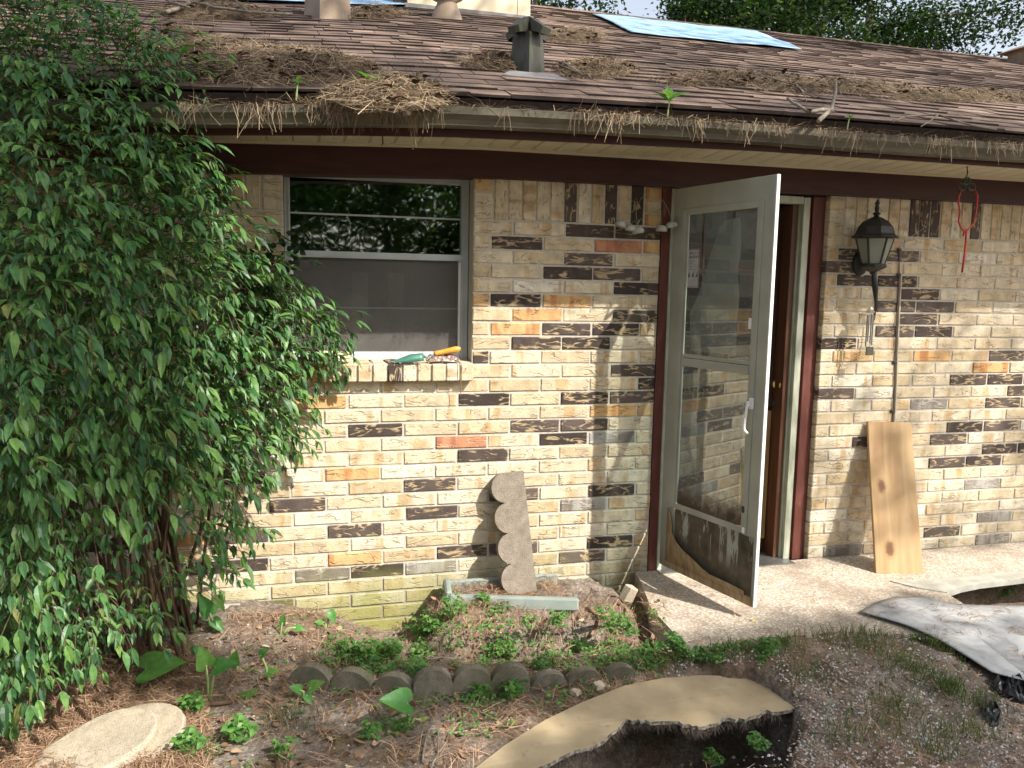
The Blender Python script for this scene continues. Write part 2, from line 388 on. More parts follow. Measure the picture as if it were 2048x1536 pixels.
def leafmat(name, stops, rough=.38, tr=.32, spec=.45):
    m = Mt(name, rough, spec); c = m.ramp(m.rnd(), stops)
    c2 = m.mix(1., c, m.ramp(m.noise(60, detail=2), [(.3, .8), (.7, 1.15)]), 'MULTIPLY')
    m.color(c2); m.translucent(m.mix(1., c2, (1.5, 1.7, .7), 'MULTIPLY'), tr); return m.m
M['nandina'] = leafmat('nandina_leaf', [(0., (.026, .075, .031)), (.3, (.056, .145, .048)), (.6, (.095, .21, .062)), (.8, (.14, .26, .06)), (.975, (.095, .19, .055)), (1., (.22, .21, .07))], .42, .32, .4)
M['treeleaf'] = leafmat('tree_leaf', [(0., (.035, .085, .022)), (.5, (.065, .145, .036)), (1., (.12, .20, .05))], .5, .42, .3)
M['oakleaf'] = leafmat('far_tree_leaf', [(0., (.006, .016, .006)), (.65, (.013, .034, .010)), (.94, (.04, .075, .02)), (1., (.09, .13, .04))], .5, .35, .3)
M['ear'] = leafmat('broad_leaf', [(0., (.060, .19, .055)), (.6, (.09, .25, .06)), (1., (.15, .30, .07))], .4, .4)
M['earpale'] = leafmat('yellowing_broad_leaf', [(0., (.30, .36, .10)), (1., (.36, .40, .14))], .45, .4)
M['weed'] = leafmat('weed_leaf', [(0., (.055, .15, .035)), (.5, (.09, .22, .05)), (1., (.14, .28, .06))], .5, .35)
M['grass'] = leafmat('grass_blade', [(0., (.045, .095, .022)), (.6, (.075, .13, .03)), (1., (.18, .16, .06))], .6, .3)
M['stalk'] = simple('pale_green_stalk', [(.3, (.22, .32, .10)), (.7, (.34, .42, .18))], 20, .5, .3)
M['cane'] = simple('woody_cane', [(.3, (.055, .036, .024)), (.7, (.13, .085, .055))], 30, .85, .2, (1, 1, .3), .4)
M['bark'] = simple('tree_bark', [(.3, (.06, .045, .035)), (.7, (.15, .12, .095))], 6, .95, .1, (3, 3, .6), .8, .03)
M['twig'] = simple('grey_dead_wood', [(.3, (.12, .095, .07)), (.6, (.22, .19, .15)), (.8, (.28, .29, .22))], 40, .9, .15, bump=.5)
M['root'] = simple('tan_root', [(.3, (.18, .11, .06)), (.7, (.34, .22, .13))], 30, .9, .15, bump=.4)
M['flower'] = simple('dry_cream_blossom', [(.3, (.55, .45, .30)), (.7, (.66, .55, .36))], 60, .8, .2)
M['pod'] = simple('brown_debris', [(.3, (.05, .03, .02)), (.7, (.11, .07, .045))], 30, .9, .1)
def needle(name, stops):
    m = Mt(name, .75, .25); m.color(m.ramp(m.rnd(), stops)); return m.m
M['needle'] = needle('dry_pine_needle', [(0., (.085, .058, .038)), (.4, (.18, .125, .075)), (.75, (.27, .195, .12)), (1., (.40, .31, .20))])
M['needleground'] = needle('fallen_pine_needle', [(0., (.12, .070, .042)), (.5, (.30, .18, .11)), (1., (.50, .34, .22))])
M['deadleaf'] = needle('dry_leaf', [(0., (.10, .055, .03)), (.5, (.22, .13, .075)), (.85, (.36, .25, .15)), (1., (.48, .40, .27))])
M['litter'] = simple('matted_litter', [(.3, (.055, .040, .028)), (.55, (.115, .082, .052)), (.75, (.17, .125, .08))], 26, .95, .1, bump=1., bd=.02)
M['pebble'] = needle('white_gravel', [(0., (.20, .18, .16)), (.35, (.46, .43, .40)), (.7, (.62, .60, .58)), (.9, (.34, .22, .16)), (1., (.74, .73, .71))])
M['clod'] = needle('soil_crumb', [(0., (.055, .04, .032)), (1., (.16, .125, .098))])

def glassmat(name, refl=.16, tint=(.9, .95, .93), rough=.02, dust=0.):
    m = Mt(name); N = m.N; N.remove(m.b)
    t = m.n('ShaderNodeBsdfTransparent'); t.inputs[0].default_value = (*tint, 1)
    g = m.n('ShaderNodeBsdfGlossy'); g.inputs['Roughness'].default_value = rough; g.inputs['Color'].default_value = (.95, 1, .97, 1)
    lw = m.n('ShaderNodeFresnel'); lw.inputs[0].default_value = 1.5
    f = m.math('ADD', m.math('MULTIPLY', lw.outputs[0], 1.6), refl, clamp=True)
    ge = m.n('ShaderNodeNewGeometry'); f = m.math('MULTIPLY', f, m.math('SUBTRACT', 1., ge.outputs['Backfacing']))
    mx = m.n('ShaderNodeMixShader'); m.L.new(f, mx.inputs[0]); m.L.new(t.outputs[0], mx.inputs[1]); m.L.new(g.outputs[0], mx.inputs[2])
    last = mx.outputs[0]
    if dust:
        d = m.n('ShaderNodeBsdfDiffuse'); d.inputs[0].default_value = (.34, .33, .30, 1)
        pos = ge.outputs['Position']; sx = m.n('ShaderNodeSeparateXYZ'); m.L.new(pos, sx.inputs[0])
        lowz = m.ramp(m.math('ADD', m.math('SUBTRACT', sx.outputs[2], .42), m.math('MULTIPLY', m.noise(22, detail=5, rough=.65), -.16)), [(.0, 1.), (.075, .55), (.13, 0.)])
        col = m.mix(lowz, (.34, .34, .33), (.085, .06, .042)); m.L.new(col, d.inputs[0])
        sp = m.ramp(m.noise(5, detail=5, rough=.65), [(.35, dust * .6), (.7, dust * 1.6)])
        a = m.math('MAXIMUM', sp, m.math('MULTIPLY', lowz, .93)); m2 = m.n('ShaderNodeMixShader'); m.L.new(a, m2.inputs[0]); m.L.new(last, m2.inputs[1]); m.L.new(d.outputs[0], m2.inputs[2]); last = m2.outputs[0]
    m.L.new(last, m.out.inputs[0]); return m
GL = glassmat('window_glass', .19); M['glass'] = GL.m
def rippled(m):
    g = [n for n in m.N if n.type == 'BSDF_GLOSSY'][0]
    b = m.n('ShaderNodeBump'); b.inputs['Strength'].default_value = .035; b.inputs['Distance'].default_value = .02
    m.L.new(m.noise(5, (1, 1, 1), 2), b.inputs['Height']); m.L.new(b.outputs[0], g.inputs['Normal'])
rippled(GL)
M['doorglass'] = glassmat('storm_door_glass', .17, (.70, .80, .80), dust=.20).m
M['blackglass'] = simple('dark_glazing', (.012, .012, .011), 5, .15, .2)
M['darkglass'] = glassmat('upper_storm_glass', .01, dust=.07).m
def screenmat(name, col, alpha):
    m = Mt(name, .85, .2); m.color(m.ramp(m.noise(5, detail=4), [(.3, tuple(c * .8 for c in col)), (.7, col)]))
    t = m.n('ShaderNodeBsdfTransparent'); mx = m.n('ShaderNodeMixShader'); mx.inputs[0].default_value = alpha
    m.L.new(t.outputs[0], mx.inputs[1]); m.L.new(m.b.outputs[0], mx.inputs[2]); m.L.new(mx.outputs[0], m.out.inputs[0]); return m.m
M['screen'] = screenmat('insect_screen', (.20, .19, .18), .40)
M['torn'] = screenmat('torn_grey_screen', (.27, .27, .26), .8)
M['lampglass'] = screenmat('frosted_lamp_glass', (.34, .36, .28), .72)
def doorskin(name, zlo=-9., zhi=-8.):
    m = Mt(name, .5, .35)
    c = m.ramp(m.noise(6, detail=4), [(.3, (.30, .305, .25)), (.7, (.39, .395, .33))])
    pos = m.n('ShaderNodeNewGeometry').outputs['Position']; sx = m.n('ShaderNodeSeparateXYZ'); m.L.new(pos, sx.inputs[0])
    a = m.math('ADD', sx.outputs[2], m.math('MULTIPLY', m.noise(7, detail=4, rough=.7), -.5))
    st = m.ramp(m.math('ADD', a, .30), [(.10, .75), (.50, .0)])
    c = m.mix(st, c, (.14, .12, .08)); m.color(c); m.bump(m.noise(60, detail=3), .08, .003); return m.m
M['doorskin'] = doorskin('storm_door_enamel')
def kick():
    m = Mt('rotted_kick_panel', .85, .15)
    c = m.ramp(m.noise(9, detail=5, rough=.65), [(.3, (.055, .046, .033)), (.5, (.11, .09, .063)), (.7, (.165, .128, .09))])
    pl = m.ramp(m.noise(1, (24, 24, 4.2), 5, .5, rough=.6), [(.555, 0.), (.585, .85)])
    pos = m.n('ShaderNodeNewGeometry').outputs['Position']; sx = m.n('ShaderNodeSeparateXYZ'); m.L.new(pos, sx.inputs[0])
    up = m.ramp(sx.outputs[2], [(.24, 0.), (.34, 1.)])
    c = m.mix(m.math('MULTIPLY', pl, up), c, (.40, .41, .37))
    gr = m.ramp(m.noise(4, detail=3), [(.5, 0.), (.68, .5)]); c = m.mix(gr, c, (.07, .085, .04))
    m.color(c); m.bump(m.noise(14, (1, 1, .5), 5), .5, .01); return m.m
M['kick'] = kick()
M['veneer'] = simple('peeling_tan_veneer', [(.3, (.22, .15, .08)), (.7, (.42, .32, .19))], 8, .8, .2, (5, 5, 1), .2)

def ground_mat():
    m = Mt('garden_soil', .97, .08)
    d = m.ramp(m.noise(9, detail=6, rough=.65), [(.28, (.14, .108, .085)), (.5, (.26, .215, .175)), (.72, (.38, .33, .28))])
    cr = m.ramp(m.noise(70, detail=4), [(.3, .55), (.7, 1.3)]); d = m.mix(1., d, cr, 'MULTIPLY')
    mo = m.ramp(m.noise(3.4, detail=5, rough=.62), [(.53, 0.), (.66, .62)])
    d = m.mix(mo, d, (.065, .085, .030))
    lf = m.ramp(m.noise(1.7, detail=4), [(.45, 0.), (.6, .6)])
    d = m.mix(lf, d, m.ramp(m.voro(55), [(0., (.10, .06, .04)), (1., (.30, .19, .12))]))
    m.color(d); m.bump(m.noise(45, detail=6, rough=.7), 1., .02); return m.m
M['ground'] = ground_mat()
def patio_mat():
    m = Mt('exposed_aggregate', .9, .2)
    v = m.n('ShaderNodeTexVoronoi'); v.inputs['Scale'].default_value = 95; m.L.new(m.coord(world=True), v.inputs[0])
    hue = m.n('ShaderNodeSeparateColor'); m.L.new(v.outputs['Color'], hue.inputs[0])
    c = m.ramp(hue.outputs[0], [(0., (.24, .185, .13)), (.3, (.47, .39, .30)), (.6, (.62, .55, .45)), (.85, (.74, .70, .63)), (1., (.36, .25, .17))])
    ed = m.ramp(v.outputs['Distance'], [(.25, 0.), (.6, .8)])
    c = m.mix(ed, c, (.36, .31, .245))
    dirt = m.ramp(m.noise(3.3, detail=5, rough=.6, world=True), [(.45, 0.), (.7, .75)])
    c = m.mix(dirt, c, (.24, .18, .135)); m.color(c)
    m.bump(v.outputs['Distance'], -.7, .006); return m.m
M['patio'] = patio_mat()

# ------------------------------------------------------------------ terrain
SLAB = [(1.72, .02), (1.70, -.12), (1.61, -.45), (1.60, -.68), (1.58, -.90), (1.72, -.905), (2.40, -.90), (2.9, -1.0), (5.2, -1.05), (5.2, .02)]
HOLE = [(3.15, -.58), (3.20, -.42), (3.459, -.38), (3.9, -.36), (4.6, -.38), (4.6, -.98), (3.9, -.95), (3.391, -.845), (3.168, -.738)]
PIT = [(.74, -1.36), (.90, -1.21), (1.12, -1.07), (1.36, -1.02), (1.60, -1.01), (1.75, -1.09), (1.815, -1.32), (1.74, -1.44), (1.66, -1.53), (1.58, -1.62), (1.5, -1.63), (1.2, -1.60), (.72, -1.58), (.62, -1.50)]
def sdist(X, Y, poly):
    """signed distance to a polygon (negative inside), for arrays"""
    d = np.full(X.shape, 1e9); ins = np.zeros(X.shape, bool); n = len(poly)
    for i in range(n):
        x1, y1 = poly[i]; x2, y2 = poly[i - 1]
        dx, dy = x2 - x1, y2 - y1; t = np.clip(((X - x1) * dx + (Y - y1) * dy) / (dx * dx + dy * dy), 0, 1)
        d = np.minimum(d, np.hypot(X - x1 - t * dx, Y - y1 - t * dy))
        c = ((y1 > Y) != (y2 > Y)) & (X < dx * (Y - y1) / (dy if abs(dy) > 1e-9 else 1e-9) + x1)
        ins ^= c
    return np.where(ins, -d, d)
def height(X, Y):
    X = np.asarray(X, float); Y = np.asarray(Y, float)
    far = sm(4.5, 9, np.hypot(X - 1, Y + .5))
    z = -.03 + .015 * sm(-1.0, -2.2, Y)
    z = z + .125 * (1 - sm(-.35, .30, X)) * sm(-.85, -.10, Y)
    z = z - .12 * np.exp(-((X - .42) / .22) ** 2 - ((Y + .08) / .20) ** 2)
    wob = .05 * fbm(X * 6, Y * 6, 5)
    bank = sm(.50, .66, X + wob) * (1 - sm(1.48, 1.60, X + wob)) * sm(-.47, -.395, Y + wob * 1.3)
    z = z - .05 * np.exp(-((Y + .56) / .11) ** 2) * sm(.55, .75, X) * (1 - sm(1.4, 1.6, X))
    z = z + bank * (.055 - z)
    ledge = sm(-.92, -.86, Y + wob * .6) * (1 - sm(-.72, -.52, Y)) * sm(.1, .3, X) * (1 - sm(1.3, 1.5, X))
    z = z + .025 * ledge
    tr = np.exp(-((X - 1.60) / .055) ** 2 - ((Y + .62) / .14) ** 2); z = z - .22 * tr
    md = np.exp(-((X - 2.25) / .62) ** 2 - ((Y + 1.02) / .40) ** 2) * .105 + np.exp(-((X - 1.75) / .30) ** 2 - ((Y + 1.0) / .16) ** 2) * .045
    z = z + md
    n = .024 * fbm(X * 3.2, Y * 3.2, 11) + .013 * fbm(X * 13, Y * 13, 21) + .008 * fbm(X * 41, Y * 41, 31, 2)
    n = n - .02 * (1 - sm(-.02, .05, sdist(X, Y, [(.55, -1.40), (.87, -1.15), (1.26, -.96), (1.6, -.95), (1.84, -1.05), (1.85, -1.30), (.55, -1.55)])))
    z = z + n * (1 + .9 * bank)
    d = sdist(X, Y, PIT); z = z - 1.1 * (1 - sm(-.06, .012, d + .03 * fbm(X * 14, Y * 14, 3)))
    s = sdist(X, Y, SLAB); inside = 1 - sm(-.02, .012, s)
    keep = sm(-.80, -.93, Y - (.10 * (X - 1.6)) * .0)      # the mound spills over the slab's front edge
    zin = np.where(z > .05, np.where(keep > .5, z, np.minimum(z, .02)), np.minimum(z, .0))
    z = np.where(inside > .5, zin, z)
    h = sdist(X, Y, HOLE); z = z - .8 * (1 - sm(-.04, .02, h))
    z = np.where(Y > .02, np.minimum(z, -.12), z)
    return z * (1 - far) + far * (-.03 + .05 * fbm(X * .2, Y * .2, 7))
def axis(a, b, st, end):
    fine = list(np.arange(a, b + 1e-6, st)); lo = []; v = a; s_ = st
    while v > -end: s_ *= 1.35; v -= s_; lo.append(v)
    hi = []; v = fine[-1]; s_ = st
    while v < end: s_ *= 1.35; v += s_; hi.append(v)
    return np.array(lo[::-1] + fine + hi)
xs = axis(-1.7, 4.3, .016, 150); ys = axis(-2.05, .06, .013, 150)
XX, YY = np.meshgrid(xs, ys); ZZ = height(XX, YY)
nx, ny = len(xs), len(ys)
_xl, _yl, _zl = xs.tolist(), ys.tolist(), ZZ.tolist()
from bisect import bisect_right
def gz(x, y):
    i = min(max(bisect_right(_xl, x) - 1, 0), nx - 2); j = min(max(bisect_right(_yl, y) - 1, 0), ny - 2)
    a = (x - _xl[i]) / (_xl[i + 1] - _xl[i]); b = (y - _yl[j]) / (_yl[j + 1] - _yl[j])
    return (_zl[j][i] * (1 - a) + _zl[j][i + 1] * a) * (1 - b) + (_zl[j + 1][i] * (1 - a) + _zl[j + 1][i + 1] * a) * b
me = bpy.data.meshes.new('ground')
me.vertices.add(nx * ny); me.vertices.foreach_set('co', np.stack([XX, YY, ZZ], -1).astype(np.float32).ravel())
ii = (np.arange(ny - 1)[:, None] * nx + np.arange(nx - 1)[None, :]).ravel()
q = np.stack([ii, ii + 1, ii + nx + 1, ii + nx], -1).astype(np.int32)
me.loops.add(q.size); me.loops.foreach_set('vertex_index', q.ravel())
me.polygons.add(len(q)); me.polygons.foreach_set('loop_start', np.arange(len(q), dtype=np.int32) * 4)
me.polygons.foreach_set('use_smooth', np.ones(len(q), bool)); me.update(calc_edges=True); me.validate()
me.materials.append(M['ground'])
go = bpy.data.objects.new('ground', me); COL.objects.link(go); go['kind'] = 'structure'

# patio slab, with the broken-out hole near its right end
mb = MB(); zt = lambda x, y: .07 - .022 * max(0., -y)
def slabpiece(poly): mb.prism(poly, -.06, zt)
slabpiece([(1.72, .0), (1.70, -.12), (1.61, -.45), (1.60, -.68), (1.58, -.90), (1.72, -.905), (2.40, -.90), (2.9, -1.0), (3.0, -1.0), (3.168, -.738), (3.185, -.593), (3.2, -.41), (3.2, .0)])
mb.prism([(3.2, .0), (3.2, -.41), (3.36, -.40), (5.2, -.44), (5.2, .0)], .035, zt)
slabpiece([(3.0, -1.0), (3.168, -.738), (3.391, -.845), (3.9, -.95), (4.6, -.98), (5.2, -.98), (5.2, -1.05)])
o = mb.obj('patio', M['patio']); o['kind'] = 'structure'
mb = MB()
rimp = [(3.005, -.392), (3.2, -.412), (3.36, -.402), (5.2, -.442), (5.2, -.50), (4.6, -.515), (3.9, -.497), (3.459, -.52), (3.32, -.545), (3.19, -.585), (3.08, -.50)]
mb.prism(rimp, .035, lambda x, y: .076 - .022 * max(0., -y))
o = mb.obj('patio_rim', M['concrete']); o['kind'] = 'structure'

# ------------------------------------------------------------------ house
house = thing('house', 'single-storey tan brick house with low brown shingle roof', 'house', (1.2, 0, 0))
RH, L = .07, .26495
BUSH = [(0, 20), (240, 60), (400, 150), (300, 230), (370, 300), (420, 350), (460, 490), (590, 570), (640, 660), (640, 740), (565, 800), (560, 860), (490, 900), (450, 960), (500, 1040), (470, 1110), (400, 1180), (0, 1250)]
DARKL = {1: [1177, 1274], 2: [1033], 3: [1176], 4: [1139, 1241], 5: [1274], 6: [1033], 7: [1274], 8: [1133, 1234], 9: [1074, 1175], 10: [962],
         11: [1272], 12: [1301], 13: [963, 1169, 1269], 15: [1071, 1171, 748], 16: [1134, 1304], 17: [966], 18: [509], 19: [867], 20: [606, 1037, 1235],
         21: [868], 22: [494, 714], 24: [521, 937, 1037, 1236], 25: [760, 1171], 27: [506]}
DARKR = {2: [1694, 1802], 3: [1677], 4: [1717, 1795], 5: [1844], 6: [1792, 1867], 7: [1842], 8: [1790, 1866], 9: [1683], 10: [2013], 12: [1937, 2009],
         13: [1678, 2038], 14: [2004], 16: [1933, 2003], 17: [1724, 1905], 18: [2000, 2046], 19: [1902, 1975], 24: [1725], 25: [1892], 27: [1693]}
SPEC = {(0, 16): [(931, 'r'), (1233, 'g')], (0, 21): [(1173, 'g')], (0, 13): [(640, 'o')], (0, 18): [(716, 'o')], (0, 24): [(723, 'o')], (0, 7): [(1077, 'o')],
        (0, 6): [(962, 'o'), (1135, 'o')], (0, 8): [(1031, 'o')], (0, 2): [(1236, 'r'), (1300, 'o')], (0, 14): [(1234, 'o'), (1303, 'o')], (0, 25): [(653, 'g'), (865, 'g')],
        (1, 14): [(1858, 'g')], (1, 21): [(1850, 'g'), (1973, 'g')], (1, 24): [(1991, 'g')], (1, 25): [(1694, 'g')], (1, 26): [(1662, 'g'), (1988, 'g')], (1, 11): [(1990, 'o')], (1, 10): [(1840, 'o'), (1710, 'o')]}
bricks = []          # (x0, x1, z0, z1, type, panel, y0)
def rowz(r): return (27 - r) * RH
WX0, WX1 = -.062, .812
def lay(panel, r, x0, x1):
    z0, z1 = rowz(r) + .0048, rowz(r) + RH - .0048
    if panel == 0: off = .217 if r % 2 else .107
    else: off = .097 if r % 2 else .207
    if panel == 0 and r >= 20: off += .010
    if panel == 1: off += .0011 * (r - 10)
    k = math.floor((x0 - off) / L)
    while True:
        a = off + k * L; b = a + L; k += 1
        if a >= x1 - .02: break
        a2 = max(a, x0 if a < x0 else a + .0); b2 = min(b, x1)
        if b2 - a2 < .035: continue
        j = R.uniform(-.002, .002)
        bricks.append([a2 + (.0048 if a2 > x0 else 0) + j, b2 - (.0048 if b2 < x1 else 0) + j, z0, z1, 'c', panel, r])
for r in range(1, 30):
    if r <= 11:
        lay(0, r, -4.0, WX0 - .004); lay(0, r, WX1 + .006, 1.79)
    else: lay(0, r, -4.0, 1.79)
    if r <= 28: lay(1, r, 2.778, 9.0)
for b in bricks:
    cx = (b[0] + b[1]) / 2; zc = (b[2] + b[3]) / 2
    px, py = pr((cx, 0, zc)); hw = abs(pr((b[1], 0, zc))[0] - pr((b[0], 0, zc))[0]) / 2
    b.append((px, py, hw))
    D = (DARKL if b[5] == 0 else DARKR).get(b[6], [])
    if any(abs(px - d) < hw * .95 for d in D): b[4] = 'd'
    for d, t in SPEC.get((b[5], b[6]), []):
        if abs(px - d) < hw * .9: b[4] = t
    if b[4] == 'c' and not (400 < px < 2048):
        b[4] = R.choice('cccccccdo')
# soldier course under the frieze
sold = []
ST0, ST1 = rowz(0) + .005, rowz(0) + .255
def soldiers(x0, x1, panel, dark, ends):
    xa, xb = x0, x1
    if ends:
        for k in range(3):
            z = rowz(0) + .005 + k * .0655
            sold.append((x0, x0 + .087, z, z + .057, R.choice('cco'), panel)); xa = x0 + .095
            sold.append((x1 - .087, x1, z, z + .057, R.choice('coc'), panel)); xb = x1 - .095
    n = max(1, round((xb - xa) / .0700)); w = (xb - xa) / n
    for i in range(n):
        a = xa + i * w; px = pr((a + w / 2, 0, 1.98))[0]
        t = 'dv' if any(abs(px - d) < 9 for d in dark) else 'cv'
        sold.append((a + .004, a + w - .004, ST0, ST1, t, panel))
soldiers(WX1 + .006, 1.79, 0, [1125, 1150, 1227, 1276], True)
soldiers(-.52, WX0 - .004, 0, [452], True)
soldiers(-4.0, -.53, 0, [], False)
soldiers(2.778, 4.5, 1, [1831, 1854, 1876, 1957], True)
soldiers(4.51, 9.0, 1, [], False)
allb = []
for b in bricks: allb.append((b[0], b[1], b[2], b[3], b[4], b[5]))
allb += sold
BD = .10
_bm = {}
def brick_mesh(w, h, t, var):
    key = (round(w, 2) if abs(w - .2553) > .004 else .2553, round(h, 3), t, var)
    if key not in _bm:
        w = key[0]; rr = random.Random(hash((key[0], key[1], var)) & 0xffff); m_ = MB()
        m_.cbox(-w / 2, w / 2, 0, BD, -h / 2, h / 2, .0035)
        m_.v = [(x + rr.uniform(-.0012, .0012), y + rr.uniform(-.001, .001), z + rr.uniform(-.001, .001)) for x, y, z in m_.v]
        _bm[key] = m_.mesh('brick', BM[t])
    return _bm[key]
def vis(b):
    p0 = pr((b[0], 0, b[2])); p1 = pr((b[1], 0, b[3])); cx, cy_ = (p0[0] + p1[0]) / 2, (p0[1] + p1[1]) / 2
    if not (-20 < cx < 2060 and 330 < cy_ < 1240): return 0
    if inpoly(cx + 15, cy_, BUSH): return 0
    return abs((p1[0] - p0[0]) * (p1[1] - p0[1]))
allb.sort(key=vis, reverse=True)
walls = []
for k, (x0, x1) in enumerate(((-4.0, 1.795), (2.784, 9.0))):
    m_ = MB(); yb = .0048
    if k == 0:
        m_.box(x0, WX0 - .003, yb, .16, -.14, 2.2); m_.box(WX0 - .003, WX1 + .004, yb, .16, -.14, 1.115); m_.box(WX1 + .004, x1 - .004, yb, .16, -.14, 2.2)
    else: m_.box(x0, x1, yb, .16, -.07, 2.2)
    walls.append(m_.obj('brick_wall', M['mortar'], house))
rest = [{}, {}]; nb = 0
for b in allb:
    x0, x1, z0, z1, t, pn = b
    if x1 - x0 < .03: continue
    if nb < 291 and vis(b) > 250:
        o = link('brick', brick_mesh(x1 - x0, z1 - z0, t, R.randrange(3)), ((x0 + x1) / 2, R.uniform(-.0022, .001), (z0 + z1) / 2), walls[pn])
        o.scale = ((x1 - x0) / max(.02, (round(x1 - x0, 2) if abs(x1 - x0 - .2553) > .004 else .2553)), 1, 1)
        o.rotation_euler = (R.uniform(-.006, .006), R.uniform(-.004, .004), R.uniform(-.006, .006)); nb += 1
    else:
        m_ = rest[pn].setdefault(t, MB()); m_.cbox(x0, x1, R.uniform(-.002, .001), BD, z0, z1, .0035, rnd=R.random())
for pn in (0, 1):
    big = MB(); mats = []
    for i, (t, m_) in enumerate(rest[pn].items()):
        o_ = len(big.v); big.v += m_.v; big.f += [tuple(a + o_ for a in f) for f in m_.f]; big.m += [i] * len(m_.f); big.a += m_.a; mats.append(BM[t])
    o = big.obj('brick_courses', mats, walls[pn]); o['kind'] = 'stuff'

# rowlock window sill
sill = MB(); sill.box(WX0 - .03, WX1 + .003, -.036, .12, 1.118, 1.196); sill = sill.obj('window_sill', M['mortar'], house)
sx = np.linspace(WX0 - .03, WX1 + .006, 14); types = 'cooccccdcccccc'
for i in range(13):
    a, b = sx[i] + .004, sx[i + 1] - .004; m_ = MB()
    hh = R.uniform(-.002, .003)
    m_.cbox(a, b, -.047 + hh, .118, 1.113, 1.208, .005)
    m_.v = [(x, y, z - (.012 if z > 1.16 else 0) * max(0, (.03 - y)) / .08) for x, y, z in m_.v]
    c_ = ((a + b) / 2, 0, 1.16)
    o = m_.obj('brick', BM[{'c': 'cv', 'd': 'dv', 'o': 'o'}[types[i]]], sill, loc=c_)

# foundation, inner shell of the house
mb = MB(); mb.box(-4.0, 1.74, .006, .12, -1.2, -.14); mb.obj('foundation', M['concrete'], house)
mb = MB()
mb.box(-4.0, 9.0, 9.6, 9.7, -.1, 2.2); mb.box(-4.0, -3.9, .11, 9.6, -.1, 2.2); mb.box(8.9, 9.0, .11, 9.6, -.1, 2.2)
mb.box(-3.9, 8.9, .5, 9.6, .0, .04); mb.box(-3.9, 8.9, .12, 9.6, 2.22, 2.26)
mb.box(-3.9, 8.9, 3.0, 3.1, .04, 2.22); mb.box(1.5, 1.6, .12, 3.0, .04, 2.22)
mb.box(-3.9, 8.9, .1, .2, -.14, .03)
mb.obj('inner_wall', M['darkroom'], house)
mb = MB(); mb.box(1.845, 2.66, -.06, .20, .035, .075); mb.obj('door_threshold', M['steel'], house)

# frieze, soffit, fascia, gutter
XE = [-4.2, -2.5, -1.2, -.7, -.35, -.1, .2, .4, .6, .85, 1.0, 1.5, 2.0, 2.5, 3.0, 3.5, 4.0, 5.5, 9.2]
def zo(x): return float(np.interp(x, [-4, -1, -.35, .2, .6, 1, 2, 3, 9], [-.10, -.075, -.055, -.02, 0, .01, .03, .035, .035]))
def zf(x): return float(np.interp(x, [-4, -.41, .79, 2.7, 4.07, 9], [-.08, -.045, 0, .010, .016, .02]))
mb = MB(); mb.strip(XE, [(-.030, 2.082), (-.030, 2.222), (.06, 2.222), (.06, 2.082)], zf)
mb.strip(XE, [(-.036, 2.082), (-.036, 2.092), (-.0305, 2.092), (-.0305, 2.082)], zf)
mb.obj('frieze_board', M['redwood'], house)
mb = MB()
for xa_, xb_ in zip(XE[:-1], XE[1:]):
    mb.add([(x_, y_, z_ + (zo(x_) if y_ < -.2 else zf(x_))) for x_ in (xa_, xb_) for y_, z_ in ((-.50, 2.228), (-.50, 2.240), (.0, 2.240), (.0, 2.228))], [(0, 1, 5, 4), (1, 2, 6, 5), (3, 0, 4, 7), (2, 3, 7, 6)])
sof = mb.obj('soffit', M['soffit'], house)
mb = MB(); mb.strip(XE, [(-.046, 2.206), (-.046, 2.2275), (-.031, 2.2275), (-.031, 2.206)], lambda x: zf(x) + .004); mb.obj('soffit_trim', M['soffit'], house)
sp_ = MB(); sp_.add([(-.055, -.498, 0), (.049, -.498, 0), (.049, -.048, 0), (-.055, -.048, 0), (-.049, -.498, -.007), (.043, -.498, -.007), (.043, -.048, -.007), (-.049, -.048, -.007)],
                    [(0, 1, 5, 4), (1, 2, 6, 5), (2, 3, 7, 6), (3, 0, 4, 7), (7, 6, 5, 4)])
spm = sp_.mesh('soffit_panel', M['soffit'])
spm.transform(Matrix.Translation((0, .498, 0)))
x = -1.4
while x < 5.0:
    o = link('soffit_panel', spm, (x, -.498, 2.2275 + zo(x)), sof); o.rotation_euler = (math.atan((zf(x) - zo(x)) / .498), -math.atan((zo(x + .05) - zo(x - .05)) / .1), 0); x += .1105
mb = MB(); mb.strip(XE, [(-.52, 2.172), (-.52, 2.335), (-.501, 2.335), (-.501, 2.172)], zo); mb.obj('fascia', M['redwood'], house)
def sag(x): return zo(x) + .006 * math.sin(x * 1.7) - .004
prof = [(-.523, 2.290), (-.523, 2.202), (-.560, 2.197), (-.598, 2.202), (-.606, 2.222), (-.628, 2.240), (-.632, 2.266), (-.622, 2.270), (-.626, 2.242), (-.603, 2.226), (-.595, 2.206), (-.560, 2.201), (-.527, 2.206), (-.527, 2.290)]
gut = MB(); XG = [i * .1 - 1.6 for i in range(70)] + [5.6, 9.2]; gut.strip([-4.2] + XG, prof, sag); gut = gut.obj('gutter', M['gutter'], house)
for xj in (1.24, 2.86):
    mb = MB(); mb.strip([xj - .012, xj + .012], [(y * 1.0 - .003, z - .002) for y, z in prof[2:7]] + [(y + .001, z) for y, z in prof[6:1:-1]], sag); mb.obj('gutter_joint', M['gutter'], gut)
mb = MB(); mb.strip(XE, [(-.60, 2.215), (-.60, 2.248), (-.530, 2.240), (-.530, 2.215)], sag); o = mb.obj('gutter_debris', M['litter'], gut); o['kind'] = 'stuff'

